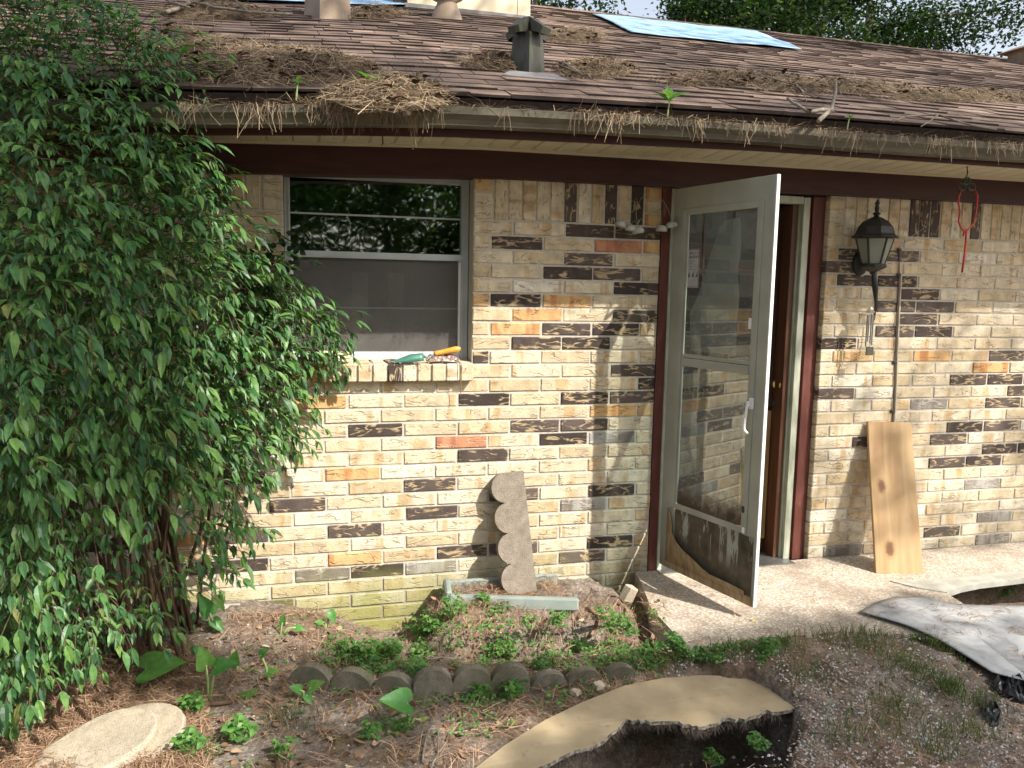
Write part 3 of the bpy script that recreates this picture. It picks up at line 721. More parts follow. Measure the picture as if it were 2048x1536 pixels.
# roof
SL, RY = .41, 4.6
EY, EZ = -.565, 2.330
cs = 1 / math.hypot(1, SL); sn = SL * cs
def roofz(x, y): return EZ + zo(x) + SL * (y - EY)
def onRoof(px, py, lift=0.):
    d = ray(px, py); p = EYE
    xg = 1.0
    for _ in range(8):
        z0 = EZ + lift + zo(xg); t = (z0 + SL * (p.y - EY) - p.z) / (d.z - SL * d.y); xg = p.x + d.x * t
    return p + d * t
mb = MB(); mb.strip(XE + [12.0], [(EY + .01, EZ - .012), (RY, EZ - .012 + SL * (RY - EY)), (RY + (RY - EY), EZ - .02), (RY + (RY - EY), EZ - .05), (RY, EZ - .08 + SL * (RY - EY)), (EY + .03, EZ - .04)], zo)
roof = mb.obj('roof', M['roofdeck'], house)
EX = .131; nrow = int((RY - EY) / cs / EX) + 1
field = MB(); cand = []
for i in range(nrow):
    x = -4.2 + R.uniform(0, .2); s0 = i * EX
    while x < (5.2 if i < 10 else 12.0):
        w = R.choice([.13, .17, .20, .24, .27, .30]) ; cand.append((i, s0, x, x + w - .005, R.random(), R.random())); x += w
def shing(i, s0, xa, xb, thick, ex=EX):
    y0 = EY + s0 * cs; y1 = EY + min(s0 + ex * 1.35, (RY - EY) / cs) * cs
    n = Vector((0, -sn, cs)); P = []
    for (xx, yy, h) in ((xa, y0, thick), (xb, y0, thick), (xb, y1, .001), (xa, y1, .001)):
        P.append(Vector((xx, yy, roofz(xx, yy))) + n * h)
    for (xx, yy) in ((xa, y0), (xb, y0)): P.append(Vector((xx, yy, roofz(xx, yy))) - n * .004)
    return P, [(0, 1, 2, 3), (4, 0, 3), (5, 2, 1)], [(4, 5, 1, 0)]
cand2 = []
for c in cand:
    i, s0, xa, xb, rn, th = c; p = pr(((xa + xb) / 2, EY + s0 * cs, roofz(xa, EY + s0 * cs)))
    v_ = 0 if not (250 < p[0] < 2060 and 0 < p[1] < 300) else 1000 - i * 30 + (xb - xa) * 100
    cand2.append((v_, c))
cand2.sort(key=lambda t: -t[0]); ns = 0
for v_, (i, s0, xa, xb, rn, th) in cand2:
    thick = .006 + .006 * (th > .5)
    P, fs, fb = shing(i, s0, xa, xb, thick)
    if v_ > 0 and ns < 290:
        m_ = MB(); m_.add(P, fs); m_.add(P, fb, 1); c_ = ((xa + xb) / 2, EY + s0 * cs, roofz(xa, EY + s0 * cs)); m_.obj('shingle', [M['shingle'], M['roofdeck']], roof, loc=c_); ns += 1
    else: field.add(P, fs, 0, rn); field.add(P, fb, 1, rn)
o = field.obj('shingle_field', [M['shingle'], M['roofdeck']], roof); o['kind'] = 'stuff'
rc = MB(); x = -4.2
while x < 12:
    z = roofz(x, RY) + .012; rc.add([(x, RY - .13, z - .05), (x + .3, RY - .13, z - .05), (x + .3, RY, z + .01), (x, RY, z + .01), (x + .3, RY + .13, z - .05), (x, RY + .13, z - .05)], [(0, 1, 2, 3), (3, 2, 4, 5)], 0, R.random()); x += .16
o = rc.obj('ridge_shingles', M['shingle'], roof); o['kind'] = 'stuff'

# window
win = MB(); wy0, wy1 = .107, .150; WS = .064
win.box(WX0, WX0 + .026, wy0, wy1, 1.205, 2.10); win.box(WX1 - .034, WX1, wy0, wy1, 1.205, 2.10)
win.box(WX0 + .0262, WX1 - .0342, wy0 + .004, wy1, 1.205, 1.232); win.box(WX0 + .0262, WX1 - .0342, wy0 + .004, wy1, 2.062, 2.10)
win.box(WX1 - .0338, WX1 - .026, wy0 - .008, wy0 - .0005, 1.205, 2.08); win.box(WX0 + .018, WX0 + .026, wy0 - .008, wy0 - .0005, 1.205, 2.08)
win = win.obj('window', M['alu'], house)
a, b = WX0 + .0265, WX1 - .0345
mb = MB(); mb.box(a, b, .030 + WS, .062 + WS, 1.692, 1.722); mb.box(a, b, .0265 + WS, .0298 + WS, 1.699, 1.709); mb.obj('meeting_rail', M['alu'], win)
mb = MB(); mb.box(a, b, .066 + WS, .074 + WS, 1.893, 1.901); mb.obj('muntin', M['alu'], win)
mb = MB(); mb.box(a, b, .073 + WS, .081 + WS, 1.452, 1.460); mb.obj('muntin', M['alu'], win)
for z0, z1 in ((1.902, 2.062), (1.7225, 1.892)):
    mb = MB(); mb.box(a, b, .068 + WS, .071 + WS, z0, z1); mb.obj('pane', M['glass'], win)
for z0, z1 in ((1.461, 1.692), (1.2325, 1.451)):
    mb = MB(); mb.box(a, b, .076 + WS, .079 + WS, z0, z1); mb.obj('pane', M['glass'], win)
mb = MB(); mb.box(a + .012, b - .012, .0545 + WS, .0555 + WS, 1.244, 1.690); mb.obj('insect_screen', M['screen'], win)
mb = MB(); mb.box(a, a + .0115, .050 + WS, .060 + WS, 1.2325, 1.6915); mb.box(b - .0115, b, .050 + WS, .060 + WS, 1.2325, 1.6915); mb.box(a + .0118, b - .0118, .050 + WS, .060 + WS, 1.2325, 1.2435); mb.obj('screen_frame', M['white'], win)
bl = MB(); bl.box(a, b, .22, .222, 1.2, 1.30); 
for i in (3, 5): bl.box(a + .02 + i * .09, a + .10 + i * .09, .25, .253, 1.24, 1.60 + .03 * (i % 2))
bl.obj('curtain', M['blind'], win)

# door opening: trim, jambs, entry door
def part(name, mat, *boxes, parent=house, T=None):
    m_ = MB()
    for bx_ in boxes: m_.cbox(*bx_, b=.002, T=T)
    return m_.obj(name, mat, parent)
part('door_trim', M['redtrim'], (1.797, 1.846, .004, .06, .045, 2.09))
part('door_trim', M['redtrim'], (2.672, 2.800, .052, .10, .06, 2.09), (2.700, 2.776, .036, .0515, .06, 2.09))
part('door_jamb', M['whitejamb'], (2.632, 2.671, .020, .075, .06, 2.08), (2.622, 2.6315, .045, .07, .06, 2.08))
part('door_jamb', M['whitejamb'], (1.8465, 1.872, -.004, .05, .06, 2.085))
part('door_header', M['whitejamb'], (1.873, 2.631, .022, .07, 2.045, 2.084))
part('wood_jamb', M['woodjamb'], (2.588, 2.621, .055, .20, .06, 2.044))
part('wood_jamb', M['woodjamb'], (1.873, 1.91, .075, .20, .06, 2.044))
ed = part('entry_door', M['doordark'], (1.912, 2.584, .150, .19, .085, 2.04))
part('stile', M['doordark'], (2.46, 2.583, .140, .1495, .93, 2.03), parent=ed)
part('lower_panel', M['doortan'], (2.40, 2.583, .1385, .1493, .16, .905), parent=ed)
for k, (xa, xb) in enumerate(((1.94, 2.10), (2.12, 2.28), (2.30, 2.45))):
    for j in range(3):
        part('muntin_frame', M['woodjamb'], (xa - .012, xa - .001, .139, .1495, 1.0 + j * .34, 1.32 + j * .34), (xa, xb, .139, .1495, 1.0 + j * .34, 1.014 + j * .34), parent=ed)
        m_ = MB(); m_.box(xa, xb, .1462, .1494, 1.016 + j * .34, 1.32 + j * .34); m_.obj('pane', M['blackglass'], ed)
kp = onY(1560, 769, .11); m_ = MB()
Tk = lambda x, y, z: (kp.x + x, .14 - z, kp.z + y)
m_.lathe([(.030, 0), (.030, .006), (.012, .010), (.010, .03), (.020, .036), (.027, .05), (.024, .064), (.008, .07)], 18, T=Tk); m_.obj('knob', M['brass'], ed, True)
m_ = MB(); kz = onY(1555, 808, .11).z; Tk2 = lambda x, y, z: (kp.x - .005 + x, .14 - z, kz + y)
m_.lathe([(.026, 0), (.026, .008), (.018, .014), (.006, .016)], 18, T=Tk2); m_.obj('deadbolt', M['black'], ed, True)

# storm door standing open
DH = Vector((1.868, -.012, 0)); DO = Vector((2.036, -.668, 0)); DE = (DO - DH).normalized(); DW = (DO - DH).length
DN = Vector((-abs(DE.y), -abs(DE.x), 0)).normalized()          # its outer face, turned to the left
def TD(u, n, z): p = DH + DE * u + DN * (n * .6); return (p.x, p.y, z)
ZB, ZT = .115, 2.080
def dpart(name, mat, *boxes, parent, b=.0025):
    m_ = MB()
    for (u0, u1, n0, n1, z0, z1) in boxes: m_.cbox(u0, u1, n0, n1, z0, z1, b=b, T=TD)
    return m_.obj(name, mat, parent)
U0, U1, GZ0, GZ1 = .105, DW - .095, .475, 1.945
sd = dpart('storm_door', M['doorskin'], (0, U0, 0, .028, ZB, ZT), (U1, DW - .0045, 0, .028, ZB, ZT), (U0 + .0005, U1 - .0005, 0, .028, GZ1, ZT), (U0 + .0005, U1 - .0005, 0, .026, ZB, .165), parent=house)
dpart('edge_strip', M['white'], (DW - .004, DW + .002, -.002, .030, ZB, ZT), parent=sd, b=.001)
dpart('glazing_frame', M['doorskin'], (U0 - .030, U0 - .0005, .0285, .036, GZ0 - .03, GZ1 + .03), (U1 + .0005, U1 + .030, .0285, .036, GZ0 - .03, GZ1 + .03), (U0, U1, .0285, .036, GZ1, GZ1 + .03), (U0, U1, .0285, .036, GZ0 - .03, GZ0),
      (U0 - .001, U0 + .012, .014, .0284, GZ0, GZ1), (U1 - .012, U1 + .001, .014, .0284, GZ0, GZ1), parent=sd)
dpart('mid_rail', M['doorskin'], (U0 + .0125, U1 - .0125, .012, .034, 1.190, 1.230), (U0 + .0125, U1 - .0125, .014, .028, 1.234, 1.252), parent=sd)
dpart('pane', M['darkglass'], (U0 + .0125, U1 - .0125, .016, .019, 1.2525, GZ1), parent=sd, b=.0005)
dpart('pane', M['doorglass'], (U0 + .0125, U1 - .0125, .018, .021, GZ0, 1.1895), parent=sd, b=.0005)
kick_ = dpart('kick_panel', M['kick'], (U0 + .001, U1 - .001, .004, .021, .166, GZ0 - .031), (U1 + .001, DW - .02, .0283, .030, .135, .44), parent=sd)
dpart('bottom_rail', M['veneer'], (.03, DW - .006, .0263, .034, ZB, .158), parent=sd)
# curled veneer that peels off the bottom of the door
edge = [(.055, .425, .0), (.085, .36, .004), (.10, .30, .010), (.15, .262, .022), (.22, .235, .030), (.30, .215, .034), (.36, .195, .040), (.41, .178, .030), (.47, .172, .016), (.56, .168, .010), (.62, .162, .006)]
vs = []; fs = []
for (u, z, c) in edge:
    vs += [TD(u, .036, .150), TD(u, .0375 + c * .25, (.150 + z) / 2), TD(u, .037 + c, z), TD(u + .01, .042 + c * 1.5, z + .016)]
for i in range(len(edge) - 1):
    for k in range(3): fs.append((4 * i + k, 4 * i + 4 + k, 4 * i + 5 + k, 4 * i + 1 + k))
m_ = MB(); m_.add(vs, fs); v_ = m_.obj('peeled_veneer', M['veneer'], sd, True)
sm_ = v_.modifiers.new('thickness', 'SOLIDIFY'); sm_.thickness = .003
# white skin still holding at the lower left of the kick panel
m_ = MB(); ps = [(.012, .16), (.012, .44), (.05, .43), (.07, .39), (.06, .36), (.085, .33), (.10, .27), (.16, .235), (.24, .205), (.30, .18), (.34, .16)]
m_.add([TD(u, .0315, z) for u, z in ps], [tuple(range(len(ps)))]); m_.obj('paint_skin', M['doorskin'], sd)
for (u, zz, hu, hz) in ((U1 + .004, .56, .016, .016), (U1 + .012, .462, .018, .014)):
    m_ = MB(); m_.cbox(u - hu / 2, u + hu / 2, .029, .042, zz - hz, zz + hz, .004, T=TD); m_.obj('corner_clip', M['pod'] if zz > .5 else M['white'], sd)
# handle: white lever pull
hd = MB(); uh = DW - .075
hd.cbox(uh - .010, uh + .014, .0285, .050, 1.035, 1.088, .004, T=TD); hd.cbox(uh - .012, uh + .004, .0505, .078, 1.046, 1.072, .004, T=TD)
hd.tube([TD(uh - .004, .074, 1.05), TD(uh - .004, .082, 1.00), TD(uh - .004, .090, .955), TD(uh, .092, .938), TD(uh + .006, .082, .930), TD(uh + .010, .070, .925)], [.007, .006, .006, .007, .007, .006], 8)
hd.obj('handle', M['white'], sd)
# hinge leaf strip
m_ = MB()
for zz in (.28, .98, 1.32, 1.9): m_.tube([(1.862, -.016, zz - .035), (1.862, -.016, zz + .035)], .006, 8)
m_.obj('hinge', M['steel'], sd)
# torn inner screen hanging behind the upper pane
sc_ = [(.155, 1.27), (.135, 1.45), (.19, 1.55), (.255, 1.72), (.30, 1.86), (.345, 1.905), (.44, 1.91), (.455, 1.80), (.445, 1.65), (.462, 1.55), (.452, 1.40), (.458, 1.27)]
m_ = MB(); c_ = (.36, 1.55); pts = [TD(u * DW / .66, .004 + .004 * math.sin(9 * z), z) for u, z in sc_] + [TD(.36, .0, 1.55)]
n = len(sc_); m_.add(pts, [(i, (i + 1) % n, n) for i in range(n)]); m_.obj('torn_screen', M['torn'], sd)
# sticker on the glass: red heading lines, four short lines and three small black marks
m_ = MB(); s0, s1, z0, z1 = U0 + .014, U0 + .096, 1.585, 1.775
m_.add([TD(s0, .0196, z0), TD(s1, .0196, z0), TD(s1, .0196, z1), TD(s0, .0196, z1)], [(3, 2, 1, 0)], 0)
def ink(u0, u1, za, zb, mi): m_.add([TD(u0, .0200, za), TD(u1, .0200, za), TD(u1, .0200, zb), TD(u0, .0200, zb)], [(3, 2, 1, 0)], mi)
ink(s0 + .002, s1 - .002, z1 - .005, z1 - .002, 1); ink(s1 - .005, s1 - .002, z0 + .002, z1 - .006, 1); ink(s0 + .002, s1 - .006, z0 + .004, z0 + .006, 1)
def words(z, h, u0, lens, mi):
    u = u0
    for k in lens:
        for _ in range(k):
            ink(u, u + h * .22, z, z + h, mi)
            if R.random() < .7: ink(u + h * .22, u + h * .52, z + h * R.choice((0, .42, .8)), z + h * R.choice((.2, .6, 1.0)) + .0006, mi)
            u += h * .72
        u += h * .6
words(z1 - .026, .013, s0 + .010, (5, 2), 1); words(z1 - .046, .013, s0 + .008, (8,), 1)
for k, l in enumerate((8, 5, 6, 6)): words(z1 - .062 - k * .013, .0055, s0 + .012, (l,), 1)
for k in range(3):
    u = s0 + .010 + k * .027; m_.add([TD(u - .004, .0200, z1 - .138), TD(u + .008, .0200, z1 - .138), TD(u + .004 + .003 * k, .0200, z1 - .114), TD(u + .001 + .003 * k, .0200, z1 - .116)], [(3, 2, 1, 0)], 2)
m_.obj('sticker', [M['sheet'], M['redtrim'], M['black']], sd)
m_ = MB(); m_.add([TD(U1 - .016, .0196, 1.40), TD(U1 - .034, .0196, 1.40), TD(U1 - .034, .0196, 1.45), TD(U1 - .016, .0196, 1.45)], [(0, 1, 2, 3)]); m_.obj('sticker', M['white'], sd)

# chimney box, vents (all fixed to the roof)
cyf = onRoof(940, 27).y; c0 = onY(815, 22, cyf); c1 = onY(1060, 34, cyf)
mb = MB(); zc = roofz(c0.x, cyf) - .1
mb.box(c0.x, c1.x - .115, cyf, cyf + 1., zc, zc + 1.6); ch = mb.obj('chimney', M['siding'], house)
mb = MB(); mb.box(c1.x - .112, c1.x, cyf - .005, cyf + 1., zc, zc + 1.6); mb.obj('corner_board', M['siding'], ch)
mb = MB(); mb.box(c0.x - .03, c1.x + .02, cyf - .04, cyf - .0055, zc, zc + .13); mb.obj('flashing', M['flash'], ch)
mb = MB(); mb.box(c0.x - .10, c0.x - .002, cyf + .05, cyf + .9, zc, zc + 1.6); mb.obj('side_board', M['bark'], ch)

fp = onRoof(1062, 147); fw, fd = .135, .10
def frus(mb, cx, cy, z0, z1, w0, w1, d0, d1, rot=.30):
    c, s = math.cos(rot), math.sin(rot); vs = []
    for (z, w, d) in ((z0, w0, d0), (z1, w1, d1)):
        for (a, b) in ((-1, -1), (1, -1), (1, 1), (-1, 1)): vs.append((cx + c * a * w - s * b * d, cy + s * a * w + c * b * d, z))
    mb.add(vs, [(3, 2, 1, 0), (4, 5, 6, 7), (0, 1, 5, 4), (1, 2, 6, 5), (2, 3, 7, 6), (3, 0, 4, 7)])
ft = onY(1062, 62, fp.y).z; hz = ft - fp.z
mb = MB(); frus(mb, fp.x, fp.y + .07, fp.z - .06, ft, .068, .052, .068, .052, .62); fl = mb.obj('flue_vent', M['flue'], roof)
mb = MB(); cx, cy_ = fp.x, fp.y + .07
for a in range(4):
    an = .62 + a * math.pi / 2 - math.pi / 2; dx, dy = math.cos(an), math.sin(an); ex_, ey_ = -dy, dx
    def q(r, t, z): return (cx + dx * r + ex_ * t, cy_ + dy * r + ey_ * t, z)
    t0 = .034; zt_ = ft + .078
    mb.add([q(.030, -t0, zt_), q(.030, t0, zt_), q(.118, t0, ft + .016), q(.118, -t0, ft + .016), q(.104, t0, ft - .014), q(.104, -t0, ft - .014), q(.05, t0, ft + .005), q(.05, -t0, ft + .005)],
           [(0, 1, 2, 3), (3, 2, 4, 5), (1, 6, 4, 2), (0, 3, 5, 7)])
mb.box(cx - .031, cx + .031, cy_ - .031, cy_ + .031, ft - .003, ft + .076)
mb.obj('cap', M['flue'], fl)
a0 = onRoof(1005, 148, .012); 
mb = MB(); n = Vector((0, -sn, cs)); pl = [onRoof(1003, 149, .014), onRoof(1140, 161, .014), onRoof(1110, 148, .014), onRoof(1020, 141, .014)]
mb.add(pl + [p - n * .02 for p in pl], [(0, 1, 2, 3), (4, 5, 1, 0), (5, 6, 2, 1), (7, 4, 0, 3)]); mb.obj('flashing', M['flash'], fl)
p = onRoof(656, 38); mb = MB(); frus(mb, p.x, p.y + .1, p.z - .1, p.z + .75, .125, .075, .125, .075, .45); mb.obj('square_vent', M['pipe'], roof)
p = onRoof(898, 40); mb = MB(); mb.lathe([(.145, -.12), (.135, .0), (.072, .155), (.068, .16), (.125, .19), (.125, .197), (.055, .215), (.05, .42), (.055, .43)], 20, (p.x, p.y + .1, p.z)); mb.obj('pipe_vent', M['pipe'], roof, True)
p = onRoof(2040, 128); mb = MB(); frus(mb, p.x + .1, p.y, p.z - .1, p.z + .14, .18, .15, .16, .13, .1); frus(mb, p.x + .1, p.y, p.z + .141, p.z + .19, .24, .14, .22, .1, .1); mb.obj('box_vent', M['pipe'], roof)

# blue tarps
def tarp(pxs, label, seed):
    m_ = MB(); n = Vector((0, -sn, cs)); g = 14; rr = random.Random(seed)
    (a, b, c, d) = pxs   # bl, br, tr, tl
    vs = []
    for j in range(g + 1):
        for i in range(g * 2 + 1):
            s_, t_ = i / (2 * g), j / g
            p0 = onRoof(a[0] + (b[0] - a[0]) * s_, a[1] + (b[1] - a[1]) * s_); p1 = onRoof(d[0] + (c[0] - d[0]) * s_, d[1] + (c[1] - d[1]) * s_)
            p = p0.lerp(p1, t_); vs.append(p + n * (.026 + .012 * fbm1(p.x * 2.5, p.y * 2.5, seed) + .003 * math.sin(p.x * 9 + p.y * 4)))
    w = 2 * g + 1
    m_.add(vs, [(j * w + i, j * w + i + 1, (j + 1) * w + i + 1, (j + 1) * w + i) for j in range(g) for i in range(2 * g)])
    c_ = vs[0]; o = m_.obj('tarp', M['tarp'], None, True, loc=c_); o.modifiers.new('thickness', 'SOLIDIFY').thickness = .004
    return tag(o, label, 'tarp')
tarp([(1262, 70), (1602, 104), (1512, 66), (1184, 32)], 'pale blue tarp laid over the roof ridge right of the flue vent', 3)
tarp([(395, 4), (812, 17), (815, 6), (400, -6)], 'pale blue tarp strip along the ridge left of the cream chimney box', 5)

# ------------------------------------------------------------------ things on and against the wall
# coach lantern
lp = onY(1750, 476, -.13); lx, ly, lz = lp
lan = thing('wall_lantern', 'black coach lantern with frosted panes on the brick right of the door', 'wall lamp', (lx, ly, lz))
k_ = onY(1711, 476, -.13); rb = (lx - k_.x)            # brim radius
sc = rb / .105
mb = MB(); mb.lathe([(.105, 0), (.107, .006), (.094, .012), (.088, .020), (.078, .050), (.058, .074), (.030, .090), (.014, .096)], 8, ph=math.pi / 8, T=lambda x, y, z: (lx + x * sc, ly + y * sc, lz + z * sc)); mb.obj('cap', M['black'], lan)
mb = MB(); mb.lathe([(.012, .094), (.010, .104), (.017, .108), (.017, .114), (.008, .118), (.011, .135), (.007, .150), (.012, .156), (.006, .166), (.002, .176)], 10, T=lambda x, y, z: (lx + x * sc, ly + y * sc, lz + z * sc)); mb.obj('finial', M['black'], lan, True)
mb = MB(); zt, zb_, rt, rbt = -.004, -.118, .080, .048
for a in range(6):
    an = math.pi / 6 + a * math.pi / 3
    mb.tube([(lx + math.cos(an) * rt * sc, ly + math.sin(an) * rt * sc, lz + zt * sc), (lx + math.cos(an) * rbt * sc, ly + math.sin(an) * rbt * sc, lz + zb_ * sc)], .0055 * sc, 5)
mb.lathe([(.052, -.118), (.060, -.124), (.058, -.134), (.030, -.150), (.012, -.158)], 12, T=lambda x, y, z: (lx + x * sc, ly + y * sc, lz + z * sc)); mb.obj('cage', M['black'], lan)
for a in range(6):
    a0, a1 = math.pi / 6 + a * math.pi / 3 + .06, math.pi / 6 + (a + 1) * math.pi / 3 - .06; mb = MB()
    mb.add([(lx + math.cos(t) * r * sc, ly + math.sin(t) * r * sc, lz + z * sc) for t, r, z in ((a0, rbt, zb_), (a1, rbt, zb_), (a1, rt, zt), (a0, rt, zt))], [(0, 1, 2, 3)]); mb.obj('pane', M['lampglass'], lan)
mb = MB(); mb.lathe([(.016, -.115), (.016, -.07), (.024, -.05), (.026, -.035), (.016, -.015)], 12, T=lambda x, y, z: (lx + x * sc, ly + y * sc, lz + z * sc)); mb.obj('bulb', M['blind'], lan, True)
bp = onY(1722, 526, -.01)
mb = MB(); mb.lathe([(.062, 0), (.060, .010), (.045, .022), (.020, .030)], 16, T=lambda x, y, z: (bp.x + x * .8, -.001 - z, bp.z + y * 1.12)); mb.obj('back_plate', M['black'], lan, True)
mb = MB(); e0 = onY(1748, 540, -.13); e1 = onY(1750, 570, -.12); e2 = onY(1752, 605, -.11); e3 = onY(1748, 640, -.10)
mb.tube([(bp.x, -.03, bp.z + .01), (bp.x + .02, -.06, bp.z - .02), (e0.x, -.115, e0.z - .015), (lx, ly, lz - .155 * sc)], [.011, .010, .012, .014], 8)
mb.tube([(lx, ly, lz - .15 * sc), e0, e1, e2, e3], [.016, .013, .018, .009, .004], 8); mb.obj('arm', M['black'], lan, True)
# tubular wind chime under the lantern
cp_ = onY(1742, 622, -.11)
chm = thing('wind_chime', 'small silver tube wind chime hanging from the black lantern arm', 'wind chime', cp_)
mb = MB(); mb.lathe([(.004, .022), (.012, .010), (.026, -.004), (.024, -.010), (.006, -.012)], 5, (cp_.x, cp_.y, cp_.z)); mb.obj('top_cap', M['chrome'], chm)
for i in range(4):
    an = i * math.pi / 2 + .5; x, y = cp_.x + .016 * math.cos(an), cp_.y + .016 * math.sin(an); l = (.155, .175, .145, .165)[i]
    mb = MB(); mb.tube([(x, y, cp_.z - .02), (x, y, cp_.z - .02 - l)], .0042, 8); mb.obj('tube', M['steel'], chm)
sb = onY(1739, 702, -.11); mb = MB(); mb.tube([(cp_.x, cp_.y, cp_.z - .01), (sb.x, sb.y, sb.z + .025)], .0012, 4); mb.cbox(sb.x - .024, sb.x + .024, sb.y - .003, sb.y + .003, sb.z - .023, sb.z + .023, .002); mb.obj('sail', M['flue'], chm)
# cable with clips
cab = thing('wall_cable', 'thin brown cable clipped straight down the brick behind the leaning board', 'cable', onY(1790, 700))
pts = [onY(x, y, -.006) for x, y in ((1799, 498), (1798, 550), (1794, 620), (1791, 690), (1789, 760), (1786, 822), (1784, 850))]
mb = MB(); mb.tube(pts, .0032, 6); mb.obj('wire', M['cable'], cab)
mb = MB(); mb.tube([p + Vector((.017, .004, 0)) for p in pts[1:]], .0075, 6); mb.obj('cover_strip', M['conduit'], cab)
for x, y in ((1799, 499), (1798, 549), (1790, 725), (1785, 823)):
    p = onY(x, y, -.008); mb = MB(); mb.cbox(p.x - .013, p.x + .013, -.012, -.001, p.z - .007, p.z + .007, .003); mb.obj('clip', M['black'], cab)
mb = MB(); mb.tube([onY(x, y, yy) for x, y, yy in ((1800, 497, -.01), (1806, 470, -.012), (1814, 440, -.02), (1820, 415, -.025), (1821, 404, -.03))], .0013, 4)
mb.tube([onY(x, y, yy) for x, y, yy in ((1801, 495, -.01), (1815, 478, -.02), (1840, 462, -.02), (1868, 440, -.01))], .0012, 4); mb.obj('loose_wire', M['cable_wire'], cab)
# red looped cord on a green hook
hy = -.36; hk = thing('hanging_cord', 'red looped cord with long tail hanging from a dark green clover hook', 'cord', onY(1934, 345, hy))
mb = MB(); mb.tube([onY(1934, 332, hy), onY(1935, 348, hy), onY(1931, 356, hy), onY(1935, 364, hy)], .003, 6)
for (x, y) in ((1925, 374), (1944, 374), (1934, 362)):
    c = onY(x, y, hy); mb.tube([(c.x + .021 * math.cos(t * .7), hy, c.z + .018 * math.sin(t * .7)) for t in range(10)], .0042, 6)
mb.obj('hook', M['greenhook'], hk, True)
mb = MB(); mb.tube([onY(x, y, hy) for x, y in ((1923, 380), (1918, 392), (1917, 406), (1920, 425), (1917, 443), (1922, 456), (1930, 463))], .0046, 7)
mb.tube([onY(x, y, hy) for x, y in ((1949, 377), (1955, 392), (1954, 408), (1951, 430), (1946, 447), (1938, 457), (1928, 466))], .0046, 7)
mb.tube([onY(x, y, hy) for x, y in ((1933, 458), (1932, 480), (1929, 510), (1924, 545))], .0050, 7); mb.tube([onY(x, y, hy) for x, y in ((1930, 460), (1926, 472))], .0046, 7)
mb.obj('loop', M['red'], hk, True)
# mobile of little caps beside the door
by = -.055; bel = thing('cap_mobile', 'five small dull grey caps dangling on thin wires left of the storm door', 'wind chime', onY(1318, 395, by))
caps = [(1242, 448, .35), (1262, 456, .15), (1276, 461, -.15), (1323, 457, .05), (1343, 449, -.25)]
for i, (x, y, tl) in enumerate(caps):
    c = onY(x, y, by - .012 * (i % 3)); m_ = MB(); s_, co_ = math.sin(tl), math.cos(tl)
    m_.lathe([(.0275, -.014), (.029, -.006), (.026, .006), (.018, .014), (.006, .017)], 14, T=lambda a, b, d: (c.x + a * co_ + d * s_, c.y + b, c.z - a * s_ + d * co_)); m_.obj('cap', M['cap'], bel, True)
for w in (((1343, 441), (1337, 420), (1328, 404), (1316, 394)), ((1323, 448), (1322, 425), (1321, 404), (1316, 394)), ((1276, 452), (1272, 430), (1274, 412), (1283, 396), (1300, 388), (1316, 394)), ((1262, 449), (1268, 440), (1276, 452)), ((1242, 441), (1254, 440), (1264, 449)), ((1316, 394), (1306, 384), (1296, 374))):
    m_ = MB(); m_.tube([onY(x, y, by - .008) for x, y in w], .0013, 4); m_.obj('wire', M['cable_wire'], bel)
# soffit hook
mb = MB(); mb.tube([onY(765, 272, -.28), onY(766, 288, -.28), onY(762, 291, -.28)], .003, 5); tag(mb.obj('soffit_hook', M['black']), 'small black hook in the soffit above the window', 'hook')

# ------------------------------------------------------------------ things on the window sill
tr = thing('garden_trowel', 'green garden trowel with orange wooden handle lying on the brick sill', 'trowel', onY(845, 716, -.03))
def tz(px, py, y=-.02): return onY(px, py, y)
mb = MB(); a = tz(783, 722, -.035); b = tz(846, 716, -.030); ax = (b - a); n_ = 8; vs = []
up = Vector((0, -.25, 1)).normalized(); sd_ = ax.cross(up).normalized()
for i in range(n_ + 1):
    t = i / n_; w = .030 * min(1, (t * 1.9) ** .6) * (1 - .12 * max(0, t - .7)); p = a + ax * t
    for k in range(7):
        s_ = k / 3 - 1; vs.append(p + sd_ * (w * s_) + up * (.030 * (1 - s_ * s_) * min(1, t * 1.6) - .004))
mb.add(vs, [(i * 7 + k, i * 7 + k + 1, (i + 1) * 7 + k + 1, (i + 1) * 7 + k) for i in range(n_) for k in range(6)])
bl_ = mb.obj('blade', M['trowel'], tr, True); bl_.modifiers.new('thickness', 'SOLIDIFY').thickness = .002
mb = MB(); mb.tube([tz(846, 712, -.03), tz(854, 716, -.03), tz(860, 710, -.03), tz(870, 707, -.03)], [.006, .005, .005, .006], 8); mb.obj('shank', M['steel'], tr, True)
mb = MB(); h0, h1 = tz(868, 708, -.03), tz(921, 697, -.03); pts = [h0.lerp(h1, t) for t in (0, .05, .2, .5, .8, .93, 1)]; mb.tube(pts, [.0100, .0135, .0125, .0145, .0160, .0135, .006], 12); mb.obj('handle', M['handle'], tr, True)
mb = MB(); g = 9; c = tz(888, 716, -.02); vs = []
for j in range(g + 1):
    for i in range(g + 1):
        x, y = (i / g - .5) * .15, (j / g - .5) * .05; vs.append((c.x + x, c.y + y, 1.213 + .024 * max(0, 1 - (2 * x / .15) ** 4) * max(0, 1 - (2 * y / .05) ** 4) + .008 * R.uniform(-1, 1)))
mb.add(vs, [(j * (g + 1) + i, j * (g + 1) + i + 1, (j + 1) * (g + 1) + i + 1, (j + 1) * (g + 1) + i) for j in range(g) for i in range(g)])
tag(mb.obj('wrapper', M['foil'], None, loc=c), 'crumpled silvery wrapper lying under the trowel handle on the sill', 'wrapper')
mb = MB(); hc = onY(664, 722, -.015)
